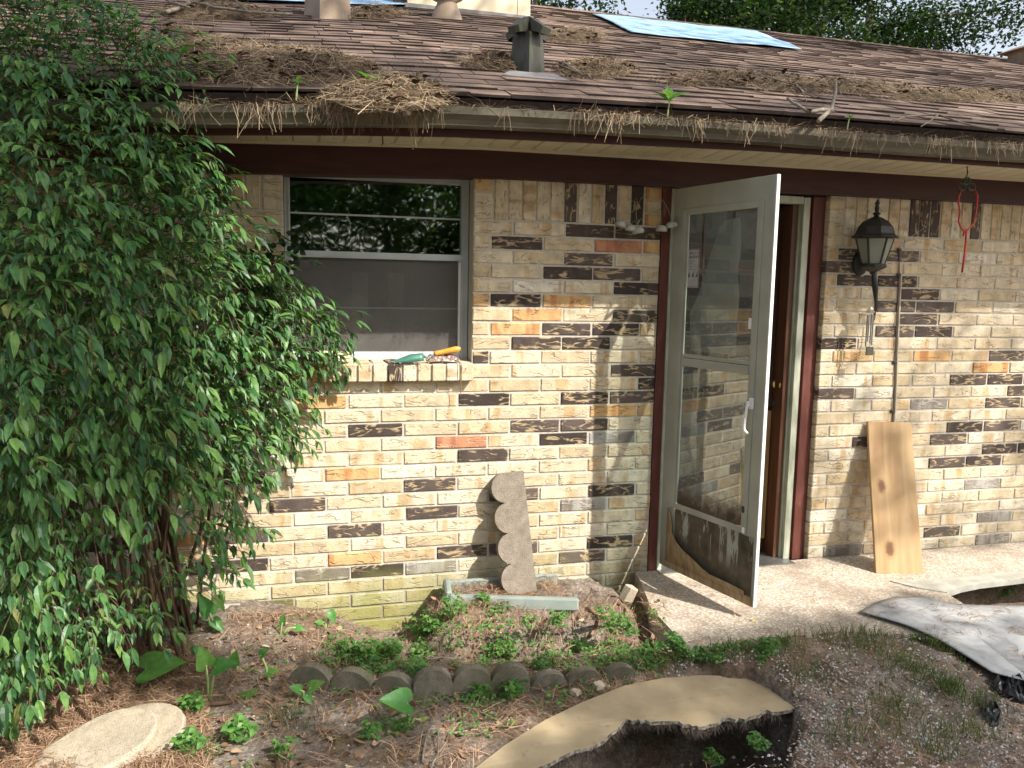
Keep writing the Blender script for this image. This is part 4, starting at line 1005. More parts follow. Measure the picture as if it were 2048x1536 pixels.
for k, (rr_, zz) in enumerate(((.078, .010), (.070, .026), (.082, .024), (.074, .040))):
    mb.tube([(hc.x + rr_ * math.cos(t * .27), hc.y + .6 * rr_ * math.sin(t * .27) + .012, 1.206 + zz + .003 * math.sin(t * .5 + k)) for t in range(25)], .0085, 7)
mb.tube([(hc.x - .075, hc.y, 1.22), (hc.x - .12, hc.y - .03, 1.216), (hc.x - .17, hc.y - .035, 1.214)], .0085, 7); mb.tube([(hc.x - .08, hc.y - .01, 1.232), (hc.x - .13, hc.y - .025, 1.226), (hc.x - .18, hc.y - .03, 1.22)], .0085, 7)
tag(mb.obj('tubing_coil', M['hose'], None, True, loc=hc), 'coil of yellowed clear tubing on the window sill beside the shrub', 'tubing')
mb = MB(); mb.tube([onY(x, y, yy) for x, y, yy in ((914, 708, -.03), (918, 722, -.05), (920, 745, -.056), (922, 770, -.056), (921, 792, -.05))], .0018, 5)
tag(mb.obj('string', M['root']), 'thin brown string hanging over the right end of the brick sill', 'string')

# ------------------------------------------------------------------ leaning things
# pine board
pb = onZ(1752, 1147, .0645); pbr = onZ(1848, 1147, .064)
tl = onY(1735, 842, -.022); ax = (tl - pb); LB = ax.length; ax.normalize(); wv = (pbr - pb); WB = wv.length * .99; wv = (wv - ax * wv.dot(ax)).normalized(); nv = wv.cross(ax).normalized()
mb = MB(); mb.cbox(0, WB, 0, .019, 0, LB, .003); mb.v = [(x - (.012 if z > LB - .02 and x > WB - .03 else 0), y, z) for x, y, z in mb.v]
o = mb.obj('pine_board', M['knotwood']); tag(o, 'bare pine board with two dark knots leaning on the brick right of the door', 'board')
o.matrix_world = Matrix(((wv.x, -nv.x, ax.x, pb.x), (wv.y, -nv.y, ax.y, pb.y), (wv.z, -nv.z, ax.z, pb.z), (0, 0, 0, 1)))
if (-nv).dot(Vector((0, 1, 0))) < 0: o.matrix_world = Matrix(((wv.x, nv.x, ax.x, pb.x), (wv.y, nv.y, ax.y, pb.y), (wv.z, nv.z, ax.z, pb.z), (0, 0, 0, 1)))
# leaning scalloped edging
def scallop(n, pitch, base, r, bottom=0.):
    """outline of a block n lobes long; x along, y up from -bottom to the lobes"""
    out = [(0, -bottom)]
    poly = []
    for k in range(n):
        cx = (k + .5) * pitch
        for i in range(13):
            an = math.pi * (.96 - .92 * i / 12) ; poly.append((cx + r * math.cos(an), base + r * .92 * math.sin(an)))
    return [(n * pitch, -bottom)] + poly[::-1] + [(0, -bottom)]
Bt, Tp = onZ(1074, 1183, .085), onY(1047, 941, -.052)
ax = (Tp - Bt); LS = ax.length; ax.normalize(); wv = Vector((-1, 0, .02)); wv = (wv - ax * wv.dot(ax)).normalized(); nv = ax.cross(wv).normalized()
if nv.y > 0: nv = -nv
pit_ = LS / 4; poly = scallop(4, pit_, .105, pit_ * .5)
mb = MB(); T_ = lambda a, b, c: tuple(Bt + ax * a + wv * b + nv * c)
mb.prism([(a, b) for a, b in poly], -.042, 0., T=T_)
o = mb.obj('edging_stone', M['edging'], None, loc=Bt); tag(o, 'scalloped concrete edging stone standing on end against the brick wall', 'edging stone')
o.modifiers.new('soft_edge', 'BEVEL').width = .006; o.modifiers['soft_edge'].limit_method = 'ANGLE'
# edging row in the ground
def row_stone(x0, y0, x1, y1, n, zt_, tilt, mat, label):
    a = Vector((x0, y0, 0)); b = Vector((x1, y1, 0)); d = (b - a).normalized(); nn = Vector((d.y, -d.x, 0)); pit = (b - a).length / max(1, n - 1)
    st = a - d * pit * .5; m_ = MB(); poly = scallop(n, pit, -.075, pit * .5, .16)
    TT = lambda p, q, w: tuple(st + d * p + Vector((0, 0, zt_ + q)) + nn * (w + q * tilt))
    m_.prism(poly, -.022, .022, T=TT); o = m_.obj('edging_stone', mat, None, loc=st); tag(o, label, 'edging stone', 'scalloped edging stones')
    o.modifiers.new('soft_edge', 'BEVEL').width = .007; o.modifiers['soft_edge'].limit_method = 'ANGLE'; return o
tz_ = lambda px, py, y: onY(px, py, y).z
row_stone(.030, -.690, .345, -.842, 3, tz_(790, 1336, -.83) - .022, .1, M['edgingmoss'], 'half buried mossy scalloped edging at the left end of the row')
row_stone(.488, -.893, .792, -.925, 3, tz_(940, 1326, -.91) - .008, .05, M['edgingmoss'], 'three-lobed grey edging stone standing upright in the middle of the row')
row_stone(.955, -.925, 1.255, -.93, 3, tz_(1100, 1320, -.93) - .045, .3, M['edgingmoss'], 'sunken scalloped edging overgrown with weeds at the right end of the row')
# splash block
sb_ = [Vector((.672, -.235, .1)), Vector((1.262, -.395, .095)), Vector((1.262, -.06, .1)), Vector((.690, -.055, .105))]
mb = MB()
def bar(a, b, w, h, zb=.06):
    d = (b - a).normalized(); nn = Vector((-d.y, d.x, 0)); P = []
    for p, e in ((a, 0), (b, 1)):
        for (s_, z) in ((-w, zb), (w, zb), (w * .55, p.z + h), (-w * .55, p.z + h)): P.append(Vector((p.x, p.y, 0)) + nn * s_ + Vector((0, 0, z)))
    mb.add(P, [(3, 2, 1, 0), (4, 5, 6, 7), (0, 1, 5, 4), (1, 2, 6, 5), (2, 3, 7, 6), (3, 0, 4, 7)])
bar(sb_[0], sb_[1], .030, .022); bar(sb_[2], sb_[3], .022, .018); bar(sb_[3], sb_[0] + Vector((.0, .012, 0)), .026, .030)
mb.prism([(.70, -.225), (1.24, -.37), (1.24, -.08), (.71, -.075)], .05, .066)
sbo = mb.obj('splash_block', M['splash'], None, loc=(.95, -.2, .06)); tag(sbo, 'greenish grey splash block trough holding the upright scalloped stone', 'splash block')
sbo.modifiers.new('soft_edge', 'BEVEL').width = .008; sbo.modifiers['soft_edge'].limit_method = 'ANGLE'

# ------------------------------------------------------------------ slabs, boards and sheets on the ground
# round-ended cast stone at lower left
ctr = onZ(255, 1490, .0); mb = MB()
def stad(cx, cy_, r, ln, ang):
    out = []
    for i in range(17): t = -math.pi / 2 + math.pi * i / 16; out.append((r * math.cos(t), r * math.sin(t)))
    for i in range(17): t = math.pi / 2 + math.pi * i / 16; out.append((-ln + r * .8 * math.cos(t), r * .97 * math.sin(t)))
    c, s = math.cos(ang), math.sin(ang)
    return [(cx + c * x - s * y, cy_ + s * x + c * y) for x, y in out]
sa = math.radians(38)
mb.prism(stad(-.60, -.965, .195, .12, sa), lambda x, y: -.16, lambda x, y: .022 + .15 * (x + .45) + .09 * (y + .85))
o1 = MB(); cc_ = (-.648, -1.005)
top = MB(); top.prism(stad(cc_[0], cc_[1], .160, .10, sa), lambda x, y: -.12, lambda x, y: .066 + .16 * (x + .45) + .10 * (y + .85))
mb.add(top.v, top.f)
o = mb.obj('cast_stone', M['stone'], None, loc=(-.6, -.95, 0)); tag(o, 'tan round-ended cast stone with a raised face lying in the pine straw', 'stone block')
o.modifiers.new('soft_edge', 'BEVEL').width = .012; o.modifiers['soft_edge'].limit_method = 'ANGLE'; o.modifiers['soft_edge'].segments = 2
# broken curved hardboard over the pit
tp = [(950, 1536), (1010, 1490), (1090, 1440), (1165, 1404), (1250, 1371), (1325, 1356), (1400, 1350), (1460, 1352), (1512, 1358), (1552, 1386), (1592, 1417)]
jag = [(1560, 1424), (1535, 1421), (1510, 1432), (1480, 1438), (1455, 1436), (1430, 1446), (1400, 1452), (1380, 1449), (1345, 1443), (1300, 1441), (1275, 1440), (1248, 1438), (1243, 1452), (1225, 1466), (1208, 1480), (1185, 1492), (1150, 1503), (1110, 1520), (1075, 1536), (1040, 1556), (900, 1580)]
jag2 = []
for i in range(len(jag) - 1):
    (x1, y1), (x2, y2) = jag[i], jag[i + 1]
    for t in (0, .35, .7): jag2.append((x1 + (x2 - x1) * t + R.uniform(-3, 3), y1 + (y2 - y1) * t + R.uniform(-3, 3)))
jag2.append(jag[-1])
zpl = lambda x, y: -.002 + .02 * (y + 1.2)
def onPl(px, py):
    p = onZ(px, py, 0)
    for _ in range(6): p = onZ(px, py, zpl(p.x, p.y))
    return p
pts = [onPl(*p) for p in tp + jag2]; P2 = [(p.x, p.y) for p in pts]
mb = MB(); mb.prism(P2, lambda x, y: zpl(x, y) - .014, zpl)
mb.m[1] = 0; mb.m = [1 if i >= 2 + len(tp) - 1 else 0 for i in range(len(mb.f))]
o = mb.obj('hardboard_sheet', [M['ply'], M['plyedge']], None, loc=pts[4]); tag(o, 'tan hardboard with a curved back edge and torn front edge over the pit', 'board')
# matted black soil lip under the torn edge
mb = MB()
for i in range(1500):
    k = R.randrange(len(tp), len(pts) - 8); p = pts[k].lerp(pts[k + 1], R.random()) + Vector((R.uniform(-.01, .01), R.uniform(-.004, .02), -.016)); d = Vector((R.gauss(0, .4), R.gauss(-.35, .3), R.uniform(-1, -.1))).normalized() * R.uniform(.012, .05); s_ = Vector((R.uniform(-1, 1), R.uniform(-1, 1), 0)) * .0016
    mb.add([p - s_, p + s_, p + d], [(0, 1, 2)], 0, R.random())
tag(mb.obj('root_fringe', M['clod']), 'dark hairy soil and roots under the torn hardboard edge', kind='stuff')
# grey-white board on the patio
g = 26; mb = MB(); q4 = [(2.567, -.717), (3.08, -.625), (3.75, -1.55), (2.86, -1.52)]
SH = [(onZ(a, b, .072).x, onZ(a, b, .072).y) for a, b in ((1720, 1222), (1752, 1207), (1790, 1197), (1850, 1194), (1905, 1206), (1960, 1209), (2060, 1214), (2260, 1235), (2300, 1500), (2120, 1378), (2048, 1341), (1985, 1327), (1935, 1301), (1880, 1274), (1810, 1248))]
def zsh(x, y): return .076 - .022 * max(0, -y) + .011 + .007 * math.sin((x - 2.6) * 8.5) * math.exp(-((y + .7) / .2) ** 2) + .003 * math.sin(x * 5 + y * 4) - .030 * min(1, max(0, (-y - .95) / .4))
vs = []; n = len(SH); cx = sum(p[0] for p in SH) / n; cyy = sum(p[1] for p in SH) / n; K = 12
bnd = []
for i in range(n):
    for t in (0, .25, .5, .75): bnd.append((SH[i][0] + (SH[(i + 1) % n][0] - SH[i][0]) * t, SH[i][1] + (SH[(i + 1) % n][1] - SH[i][1]) * t))
B_ = len(bnd)
for r_ in range(1, K + 1):
    for (x, y) in bnd: X_, Y_ = cx + (x - cx) * r_ / K, cyy + (y - cyy) * r_ / K; vs.append((X_, Y_, zsh(X_, Y_)))
vs.append((cx, cyy, zsh(cx, cyy)))
fs = [(r_ * B_ + i, r_ * B_ + (i + 1) % B_, (r_ + 1) * B_ + (i + 1) % B_, (r_ + 1) * B_ + i) for r_ in range(K - 1) for i in range(B_)] + [((i + 1) % B_, i, len(vs) - 1) for i in range(B_)]
mb.add(vs, [tuple(reversed(f)) for f in fs]); o = mb.obj('fibre_board', M['sheet'], None, True, loc=(cx, cyy, .1)); tag(o, 'wavy grey-white board strewn with pine straw beside the gravel mound', 'board')
o.modifiers.new('thickness', 'SOLIDIFY').thickness = .005
# crumpled black plastic
def crumple(poly, label, seed, amp=.03):
    rr = random.Random(seed); m_ = MB(); n = len(poly); cx = sum(p[0] for p in poly) / n; cy2 = sum(p[1] for p in poly) / n; K = 7; bn = []
    for i in range(n):
        for t in (0, .33, .66): bn.append((poly[i][0] + (poly[(i + 1) % n][0] - poly[i][0]) * t, poly[i][1] + (poly[(i + 1) % n][1] - poly[i][1]) * t))
    B = len(bn); vs = []
    for r_ in range(K, 0, -1):
        for (x, y) in bn:
            X_, Y_ = cx + (x - cx) * r_ / K + rr.uniform(-.006, .006), cy2 + (y - cy2) * r_ / K + rr.uniform(-.006, .006)
            vs.append((X_, Y_, max(gz(X_, Y_), .045 if inpoly(X_, Y_, SLAB) and Y_ > -1.0 else -9) + .010 + abs(rr.gauss(0, amp)) * (.4 if r_ == K else 1)))
    vs.append((cx, cy2, gz(cx, cy2) + amp)); fs = [(r_ * B + i, r_ * B + (i + 1) % B, (r_ + 1) * B + (i + 1) % B, (r_ + 1) * B + i) for r_ in range(K - 1) for i in range(B)] + [((K - 1) * B + i, (K - 1) * B + (i + 1) % B, len(vs) - 1) for i in range(B)]
    m_.add(vs, fs); o = m_.obj('plastic_sheet', M['blackplastic'], None, False, loc=(cx, cy2, 0)); return tag(o, label, 'plastic sheet')
def gpoly(pl, z=.0): return [(onZ(x, y, z).x, onZ(x, y, z).y) for x, y in pl]
crumple(gpoly([(1975, 1342), (2010, 1338), (2060, 1335), (2060, 1390), (2030, 1384), (1992, 1368)], .04), 'crumpled black plastic film at the edge of the grey-white board', 4, .022)
crumple(gpoly([(1958, 1395), (1985, 1385), (2000, 1410), (2004, 1440), (1985, 1442), (1966, 1425)], .02), 'small scrap of black plastic lying on the gravel mound', 6, .010)
# lumps of stone and brick
def lump(name, px, py, z, w, d, h, rot, mat, label, cat='stone'):
    p = onZ(px, py, z); m_ = MB(); m_.cbox(-w / 2, w / 2, -d / 2, d / 2, 0, h, min(w, d, h) * .16); rr = random.Random(px)
    m_.v = [(x + rr.uniform(-.1, .1) * w * .5, y + rr.uniform(-.1, .1) * d * .5, zz + rr.uniform(-.1, .1) * h * .5) for x, y, zz in m_.v]
    o = m_.obj(name, mat); o.location = (p.x, p.y, p.z - h * .15); o.rotation_euler = rot; return tag(o, label, cat)
lump('brick_fragment', 1250, 1198, .065, .065, .05, .085, (.25, .35, .5), M['stone'], 'broken tan brick piece at the patio corner beside the splash block')
lump('concrete_chunk', 462, 1226, .065, .085, .05, .045, (0, .1, .2), M['concrete'], 'pale concrete chunk on the soil right of the shrub stems')
lump('concrete_chunk', 1150, 1388, -.02, .04, .035, .02, (.1, .2, .7), M['stone'], 'small tan chunk behind the curved hardboard edge')
lump('concrete_chunk', 1196, 1374, -.02, .04, .035, .022, (.2, .1, .3), M['stone'], 'thin tan flake next to the right end of the edging row')
lump('concrete_chunk', 1505, 1243, .05, .022, .016, .012, (0, 0, .3), simple('yellow_scrap', (.55, .42, .08), 30), 'tiny yellow scrap on the patio under the door corner', 'scrap')

# ------------------------------------------------------------------ foliage building blocks
def leaflet(L_, w, fold=.25, droop=.15, n=4):
    """a pointed leaflet along +x, folded on its midrib: vertices and faces"""
    prof = [(0, .08), (.18, .72), (.42, 1.), (.70, .66), (1., .0)]
    vs = []
    for t, k in prof:
        z = -droop * L_ * t * t; hw = w * k / 2; vs += [(t * L_, 0, z), (t * L_, hw, z + fold * hw), (t * L_, -hw, z + fold * hw)]
    fs = []
    for i in range(len(prof) - 1):
        a = 3 * i; b = 3 * i + 3; fs += [(a, b, b + 1, a + 1), (a, a + 2, b + 2, b)]
    return [Vector(v) for v in vs], fs
def place(vs, m): return [m @ v for v in vs]
def frame(o, x, up):
    x = x.normalized(); y = up.cross(x); y = y.normalized() if y.length > 1e-4 else Vector((0, 1, 0)); z = x.cross(y)
    return Matrix(((x.x, y.x, z.x, o.x), (x.y, y.y, z.y, o.y), (x.z, y.z, z.z, o.z), (0, 0, 0, 1)))

# ------------------------------------------------------------------ the tall shrub at the left
shrub = thing('nandina_shrub', 'tall dense green shrub with pointed leaflets against the left of the brick wall', 'shrub', (-.75, -.45, .05))
OUT = [(-60, -40), (130, -30), (240, 45), (330, 95), (395, 140), (330, 175), (300, 225), (345, 270), (365, 330), (405, 335), (415, 395), (445, 455), (470, 500), (560, 545), (590, 585), (640, 640), (640, 680), (600, 720), (570, 760), (560, 800), (570, 850), (500, 880), (470, 930), (440, 960), (455, 1000), (480, 1040), (460, 1090), (420, 1150), (385, 1185), (330, 1200), (300, 1225), (215, 1240), (180, 1290), (110, 1330), (70, 1385), (30, 1420), (-60, 1430)]
R2 = random.Random(21)
def depth_y(px, py):
    """how far the shrub stands out from the wall at a picture height / column"""
    a = 1 - max(0, min(1, px / 640)) ** 1.3
    b = 1 - ((py - 820) / 900) ** 2 * .6
    return .10 + 1.15 * a * max(.2, b)
LV = [leaflet(.052, .0185, .45, .25), leaflet(.045, .017, .35, .38), leaflet(.060, .0190, .4, .2), leaflet(.038, .016, .5, .3)]
leaves = []                                       # (matrix, variant, nearness)
stems_ = []
def spray(base, direc, size, nl):
    up = Vector((R2.uniform(-.3, .3), R2.uniform(-.5, .1), 1)).normalized()
    m = frame(base, direc, up); Lr = .17 * size; pts = []
    for i in range(nl):
        t = (i + 1) / nl; x = Lr * t; z = -.35 * Lr * t * t
        p = m @ Vector((x, 0, z)); pts.append(p)
        for s_ in (-1, 1):
            if R2.random() < .12: continue
            d = (m.to_3x3() @ Vector((.55 + R2.uniform(-.2, .2), s_ * (.9 - .4 * t), -.25 - .5 * t + R2.uniform(-.3, .2)))).normalized()
            sc_ = size * (1.05 - .35 * t) * R2.uniform(.8, 1.15)
            leaves.append((frame(p, d, up) @ Matrix.Scale(sc_, 4), R2.randrange(4), p))
    d = (m.to_3x3() @ Vector((1, 0, -.9))).normalized(); leaves.append((frame(pts[-1], d, up) @ Matrix.Scale(size * 1.1, 4), R2.randrange(4), pts[-1]))
    stems_.append([base] + pts)
tries = 0; made = 0
while made < 4300 and tries < 42000:
    tries += 1
    px, py = R2.uniform(-60, 650), R2.uniform(-40, 1430)
    if not inpoly(px, py, OUT): continue
    # thinner lower middle where the canes show
    if 120 < px < 430 and 960 < py < 1215 and R2.random() < (.80 if px > 150 else .40): continue
    if px > 380 and 560 < py < 650 and R2.random() < .2: continue
    yf = depth_y(px, py); t = R2.random() ** 1.7
    y = -(yf * (1 - t) + .06 * t)
    p = onY(px, py, y)
    if p.z < .04 and p.y > -.6: continue
    if p.z < -.02: continue
    out = Vector((p.x + .9, p.y + .25, (p.z - .9) * .25)); out = (out.normalized() * .7 + Vector((R2.uniform(-.6, .6), R2.uniform(-.9, .2), R2.uniform(-.5, .5)))).normalized()
    spray(p - out * .05, out, R2.choice((R2.uniform(.6, 1.), R2.uniform(.85, 1.45))), R2.choice((2, 3, 3, 4))); made += 1
# long arching shoots on the outline
for pts_, yy in (([(150, 60), (250, 70), (330, 105), (400, 150)], -.55), ([(210, 180), (290, 230), (340, 270), (370, 285)], -.5), ([(330, 430), (380, 425), (420, 350)], -.35), ([(430, 590), (520, 620), (590, 640), (640, 655)], -.22),
                 ([(540, 690), (590, 720), (640, 735)], -.16), ([(380, 900), (430, 960), (480, 1010), (505, 1035)], -.22), ([(390, 1040), (430, 1080), (460, 1120)], -.25), ([(470, 800), (530, 830), (565, 850)], -.15)):
    P = [onY(x, y, yy) for x, y in pts_]; stems_.append(P)
    for i in range(len(P) - 1):
        for t in (0, .33, .66):
            p = P[i].lerp(P[i + 1], t); d = (P[i + 1] - P[i]).normalized(); d = (d + Vector((0, -.25, R2.uniform(-.5, .2)))).normalized(); spray(p, d, R2.uniform(.75, 1.0), 2)
for _ in range(95):                                # loose sprays that break the outline
    k = R2.randrange(len(OUT) - 14); (x1, y1), (x2, y2) = OUT[k], OUT[k + 1]; t = R2.random(); px, py = x1 + (x2 - x1) * t, y1 + (y2 - y1) * t
    if px < 60: continue
    p = onY(px - R2.uniform(5, 25), py, -depth_y(px, py) * R2.uniform(.5, 1.)); d = Vector((R2.uniform(.5, 1), R2.uniform(-.7, .1), R2.uniform(-.7, .35)))
    spray(p, d, R2.uniform(.8, 1.15), R2.choice((2, 3, 4)))
def keyf(l): return (l[2] - EYE).length
cands = sorted([l for l in leaves if 0 < pr(l[2])[0] < 700 and 0 < pr(l[2])[1] < 1450], key=keyf)
top = set(id(l) for l in cands[:285])
lm = []
for v, f in LV:
    for k in range(2):
        m_ = MB(); m_.add(v, f, 0, 0); lm.append(m_.mesh('leaf', M['nandina']))
fol = MB()
for l in leaves:
    if id(l) in top:
        o = bpy.data.objects.new('leaf', lm[l[1] * 2]); COL.objects.link(o); o.parent = shrub
        o.matrix_local = Matrix.Translation(-Vector(WPOS[shrub.name])) @ l[0]
    else:
        v, f = LV[l[1]]; fol.add(place(v, l[0]), f, 0, R2.random() * .97 + (.03 if R2.random() < .01 else 0))
o = fol.obj('foliage', M['nandina'], shrub); o['kind'] = 'stuff'
tw = MB()
for P in stems_:
    if len(P) > 1: tw.tube(P, .0013, 3, cap=False)
o = tw.obj('twigs', M['cane'], shrub); o['kind'] = 'stuff'
for i in range(46):
    bx, by_ = R2.uniform(-1.05, -.42), R2.uniform(-.62, -.10); b = Vector((bx, by_, gz(bx, by_) - .03)); tx = Vector((bx + R2.gauss(-.05, .16), by_ + R2.gauss(0, .1), R2.uniform(.8, 1.7)))
    mid = b.lerp(tx, .5) + Vector((R2.gauss(0, .03), R2.gauss(0, .03), 0)); m_ = MB(); r0 = R2.uniform(.005, .011); m_.tube([b, b.lerp(mid, .5), mid, mid.lerp(tx, .5), tx], [r0, r0 * .95, r0 * .9, r0 * .8, r0 * .5], 6); m_.obj('stem', M['cane'], shrub, True)
for px, py, n_ in ((505, 558, 70), (540, 562, 110), (520, 556, 50)):
    c = onY(px, py, -.27); m_ = MB()
    for _ in range(n_):
        p = c + Vector((R2.gauss(0, .020), R2.gauss(0, .012), R2.gauss(0, .010))); m_.box(p.x - .0022, p.x + .0022, p.y - .0022, p.y + .0022, p.z - .0022, p.z + .0022)
    m_.obj('flower_cluster', M['flower'], shrub)
# dark vine on the wall beside the window
vine = thing('wall_vine', 'dark small-leaved vine clinging to the brick at the left window edge', 'vine', onY(560, 560, -.03)); vm = MB()
for i in range(150):
    px, py = R2.gauss(535, 40), R2.gauss(545, 38)
    if px > 600: continue
    p = onY(px, py, R2.uniform(-.10, -.02)); d = Vector((R2.uniform(-1, 1), -.3, R2.uniform(-1, .3))); v, f = leaflet(.032, .028, .2, .2); vm.add(place(v, frame(p, d, Vector((R2.uniform(-.3, .3), -1, .3)))), f, 0, R2.random() * .35)
vm.obj('foliage', M['oakleaf'], vine)['kind'] = 'stuff'
m_ = MB(); m_.tube([onY(440, 700, -.03), onY(480, 620, -.03), onY(530, 560, -.03), onY(575, 520, -.03)], [.006, .005, .004, .002], 6); m_.obj('stem', M['cane'], vine)

# ------------------------------------------------------------------ trees
def crown_leaves(mb, pos, size, rr, n, keep=None):
    for _ in range(n):
        p = pos + Vector((rr.gauss(0, .11), rr.gauss(0, .11), rr.gauss(0, .09))) * (size / .1) ** .5
        if keep and keep(p) < .09: continue
        d = Vector((rr.uniform(-1, 1), rr.uniform(-1, 1), rr.uniform(-.9, .4))).normalized(); u = Vector((rr.uniform(-.6, .6), rr.uniform(-.6, .6), 1)).normalized(); s_ = u.cross(d).normalized() * size * .27
        l = size * rr.uniform(.75, 1.25); mb.add([p, p + d * l * .45 + s_, p + d * l, p + d * l * .45 - s_], [(0, 1, 2, 3)], 0, rr.random())
def tree(name, label, x, y, h, r0, blobs, nleaf, size, seed, mat, group, keep=None, trunk_r=None, base=-.1):
    rr = random.Random(seed); t = thing(name, label, 'tree', (x, y, base), group)
    tb = MB(); top = Vector((x + rr.uniform(-.3, .3), y + rr.uniform(-.3, .3), h * .75))
    P = [Vector((x, y, base - .1)).lerp(top, k / 6) + Vector((rr.gauss(0, .06), rr.gauss(0, .06), 0)) * (k > 0) for k in range(7)]
    tb.tube(P, [r0 * 1.25] + [r0 * (1 - .11 * k) for k in range(1, 7)], 10)
    for (bx, by_, bz, br) in blobs[::2 if keep else 1]:
        s_ = P[3].lerp(P[6], rr.random()); e = Vector((bx, by_, bz))
        if keep and any(keep(s_.lerp(e, t_)) < .5 for t_ in (0, .2, .4, .6, .8, 1.)): continue
        mid = s_.lerp(e, .5) + Vector((rr.gauss(0, .2), rr.gauss(0, .2), .15)); tb.tube([s_, mid, e], [r0 * .30, r0 * .15, r0 * .04], 6)
    tb.obj('trunk', M['bark'], t, True)
    cb = MB(); tot = sum(b[3] ** 2 for b in blobs); k = 0
    for (bx, by_, bz, br) in blobs:
        for _ in range(int(nleaf * br * br / tot)):
            d = Vector((rr.gauss(0, 1), rr.gauss(0, 1), rr.gauss(0, 1))).normalized() * br * rr.random() ** .45; p = Vector((bx, by_, bz)) + Vector((d.x, d.y, d.z * .75))
            if keep and rr.random() > keep(p): continue
            crown_leaves(cb, p, size, rr, 3, keep)
    cb.obj('crown', mat, t); return t
def blobs(x, y, z, rx, rz, n, br, seed):
    rr = random.Random(seed); return [(x + rr.uniform(-rx, rx), y + rr.uniform(-rx, rx), z + rr.uniform(-rz, rz), br * rr.uniform(.7, 1.2)) for _ in range(n)]
# beyond the ridge
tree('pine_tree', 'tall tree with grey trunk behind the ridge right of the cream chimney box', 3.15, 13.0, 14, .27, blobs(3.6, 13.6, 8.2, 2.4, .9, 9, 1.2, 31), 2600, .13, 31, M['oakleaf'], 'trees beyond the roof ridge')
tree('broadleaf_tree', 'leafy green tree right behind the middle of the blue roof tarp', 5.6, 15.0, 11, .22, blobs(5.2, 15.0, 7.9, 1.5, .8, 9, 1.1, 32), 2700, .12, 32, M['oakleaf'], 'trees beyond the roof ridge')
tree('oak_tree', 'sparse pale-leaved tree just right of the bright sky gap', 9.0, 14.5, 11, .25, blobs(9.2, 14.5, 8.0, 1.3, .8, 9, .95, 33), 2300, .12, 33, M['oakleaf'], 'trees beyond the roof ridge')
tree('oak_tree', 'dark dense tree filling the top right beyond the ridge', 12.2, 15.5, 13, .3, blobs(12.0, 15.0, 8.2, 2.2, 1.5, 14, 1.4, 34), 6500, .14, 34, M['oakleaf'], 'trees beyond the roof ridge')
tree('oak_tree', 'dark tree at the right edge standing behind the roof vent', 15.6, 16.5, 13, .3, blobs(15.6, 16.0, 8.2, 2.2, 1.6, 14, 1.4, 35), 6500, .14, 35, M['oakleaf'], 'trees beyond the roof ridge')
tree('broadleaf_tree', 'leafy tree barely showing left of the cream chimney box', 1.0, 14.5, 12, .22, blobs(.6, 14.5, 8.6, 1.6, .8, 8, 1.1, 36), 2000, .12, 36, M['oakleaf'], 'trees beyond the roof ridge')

# trees across the yard: they throw the dappled shade and show in the window panes
def landing(p):
    """where the shadow of a leaf at p falls, in picture coordinates"""
    d = -SUN; t = (0 - p.y) / d.y; q_ = p + d * t
    # gutter line first: does it reach the roof?
    den = d.z - SL * d.y; tr_ = (EZ + SL * (p.y - EY) - p.z) / den if abs(den) > 1e-6 else -1
    if tr_ > 0:
        r_ = p + d * tr_
        if EY < r_.y < RY: return 'roof', pr(r_)
    if q_.z > .02: return 'wall', pr(q_)
    t = (.0 - p.z) / d.z; q_ = p + d * t; return 'ground', pr(q_)
SHADE_G = [(1180, 1345), (1290, 1310), (1390, 1278), (1500, 1255), (1650, 1236), (1730, 1240), (1860, 1290), (1985, 1345), (2300, 1400), (2300, 1800), (900, 1800), (980, 1530), (1090, 1445)]
PLY = [(950, 1536), (1090, 1440), (1250, 1370), (1400, 1350), (1512, 1358), (1592, 1418), (1400, 1455), (1250, 1440), (1100, 1536)]
def lit(px, py, *els): return any(((px - x) / a) ** 2 + ((py - y) / b) ** 2 < 1 for x, y, a, b in els)
def keep(p):  # shapes the crowns: leaves stay only where their shadow is wanted
    k, (px, py) = landing(p)
    if k == 'roof':
        v = .2 if lit(px, py, (620, 90, 260, 42), (1130, 90, 140, 60), (1010, 180, 140, 30), (1750, 130, 330, 22), (1250, 215, 120, 20)) else .95
        if py < 75: v *= .6
    elif k == 'wall':
        if px > 1330: v = .05 if lit(px, py, (2015, 770, 60, 75), (1950, 950, 90, 50), (1665, 660, 30, 60)) else .30
        elif px < 20: v = .85 if py > 520 else .25
        elif px < 200: v = .30
        elif px < 480: v = .05
        else: v = .03 if lit(px, py, (600, 950, 160, 110), (1140, 790, 90, 110), (1220, 880, 210, 390), (720, 800, 260, 60)) else .04
    else:
        if inpoly(px, py, PLY): v = .35
        elif inpoly(px, py, SHADE_G): v = 1.
        elif lit(px, py, (720, 1360, 560, 60)): v = .62
        elif lit(px, py, (180, 1480, 330, 130)): v = .04
        elif lit(px, py, (560, 1460, 300, 110)): v = .5
        elif px < 340: v = .75 if py < 1400 else .3
        elif px > 1700 and py > 1190: v = .42
        else: v = .05
    return v
def along(px, py, y, t):
    p = onY(px, py, y) if y is not None else onZ(px, py, 0); return p + SUN * t
rr = random.Random(51); bl1 = []; bl2 = []
for _ in range(26): p = along(rr.uniform(200, 2150), rr.uniform(560, 1150), 0, rr.uniform(11, 14)); bl1.append((p.x, p.y, p.z, rr.uniform(.9, 1.3)))
for _ in range(20): p = along(rr.uniform(-900, 150), rr.uniform(450, 1150), 0, rr.uniform(10, 13)); bl1.append((p.x, p.y, p.z, rr.uniform(.9, 1.2)))
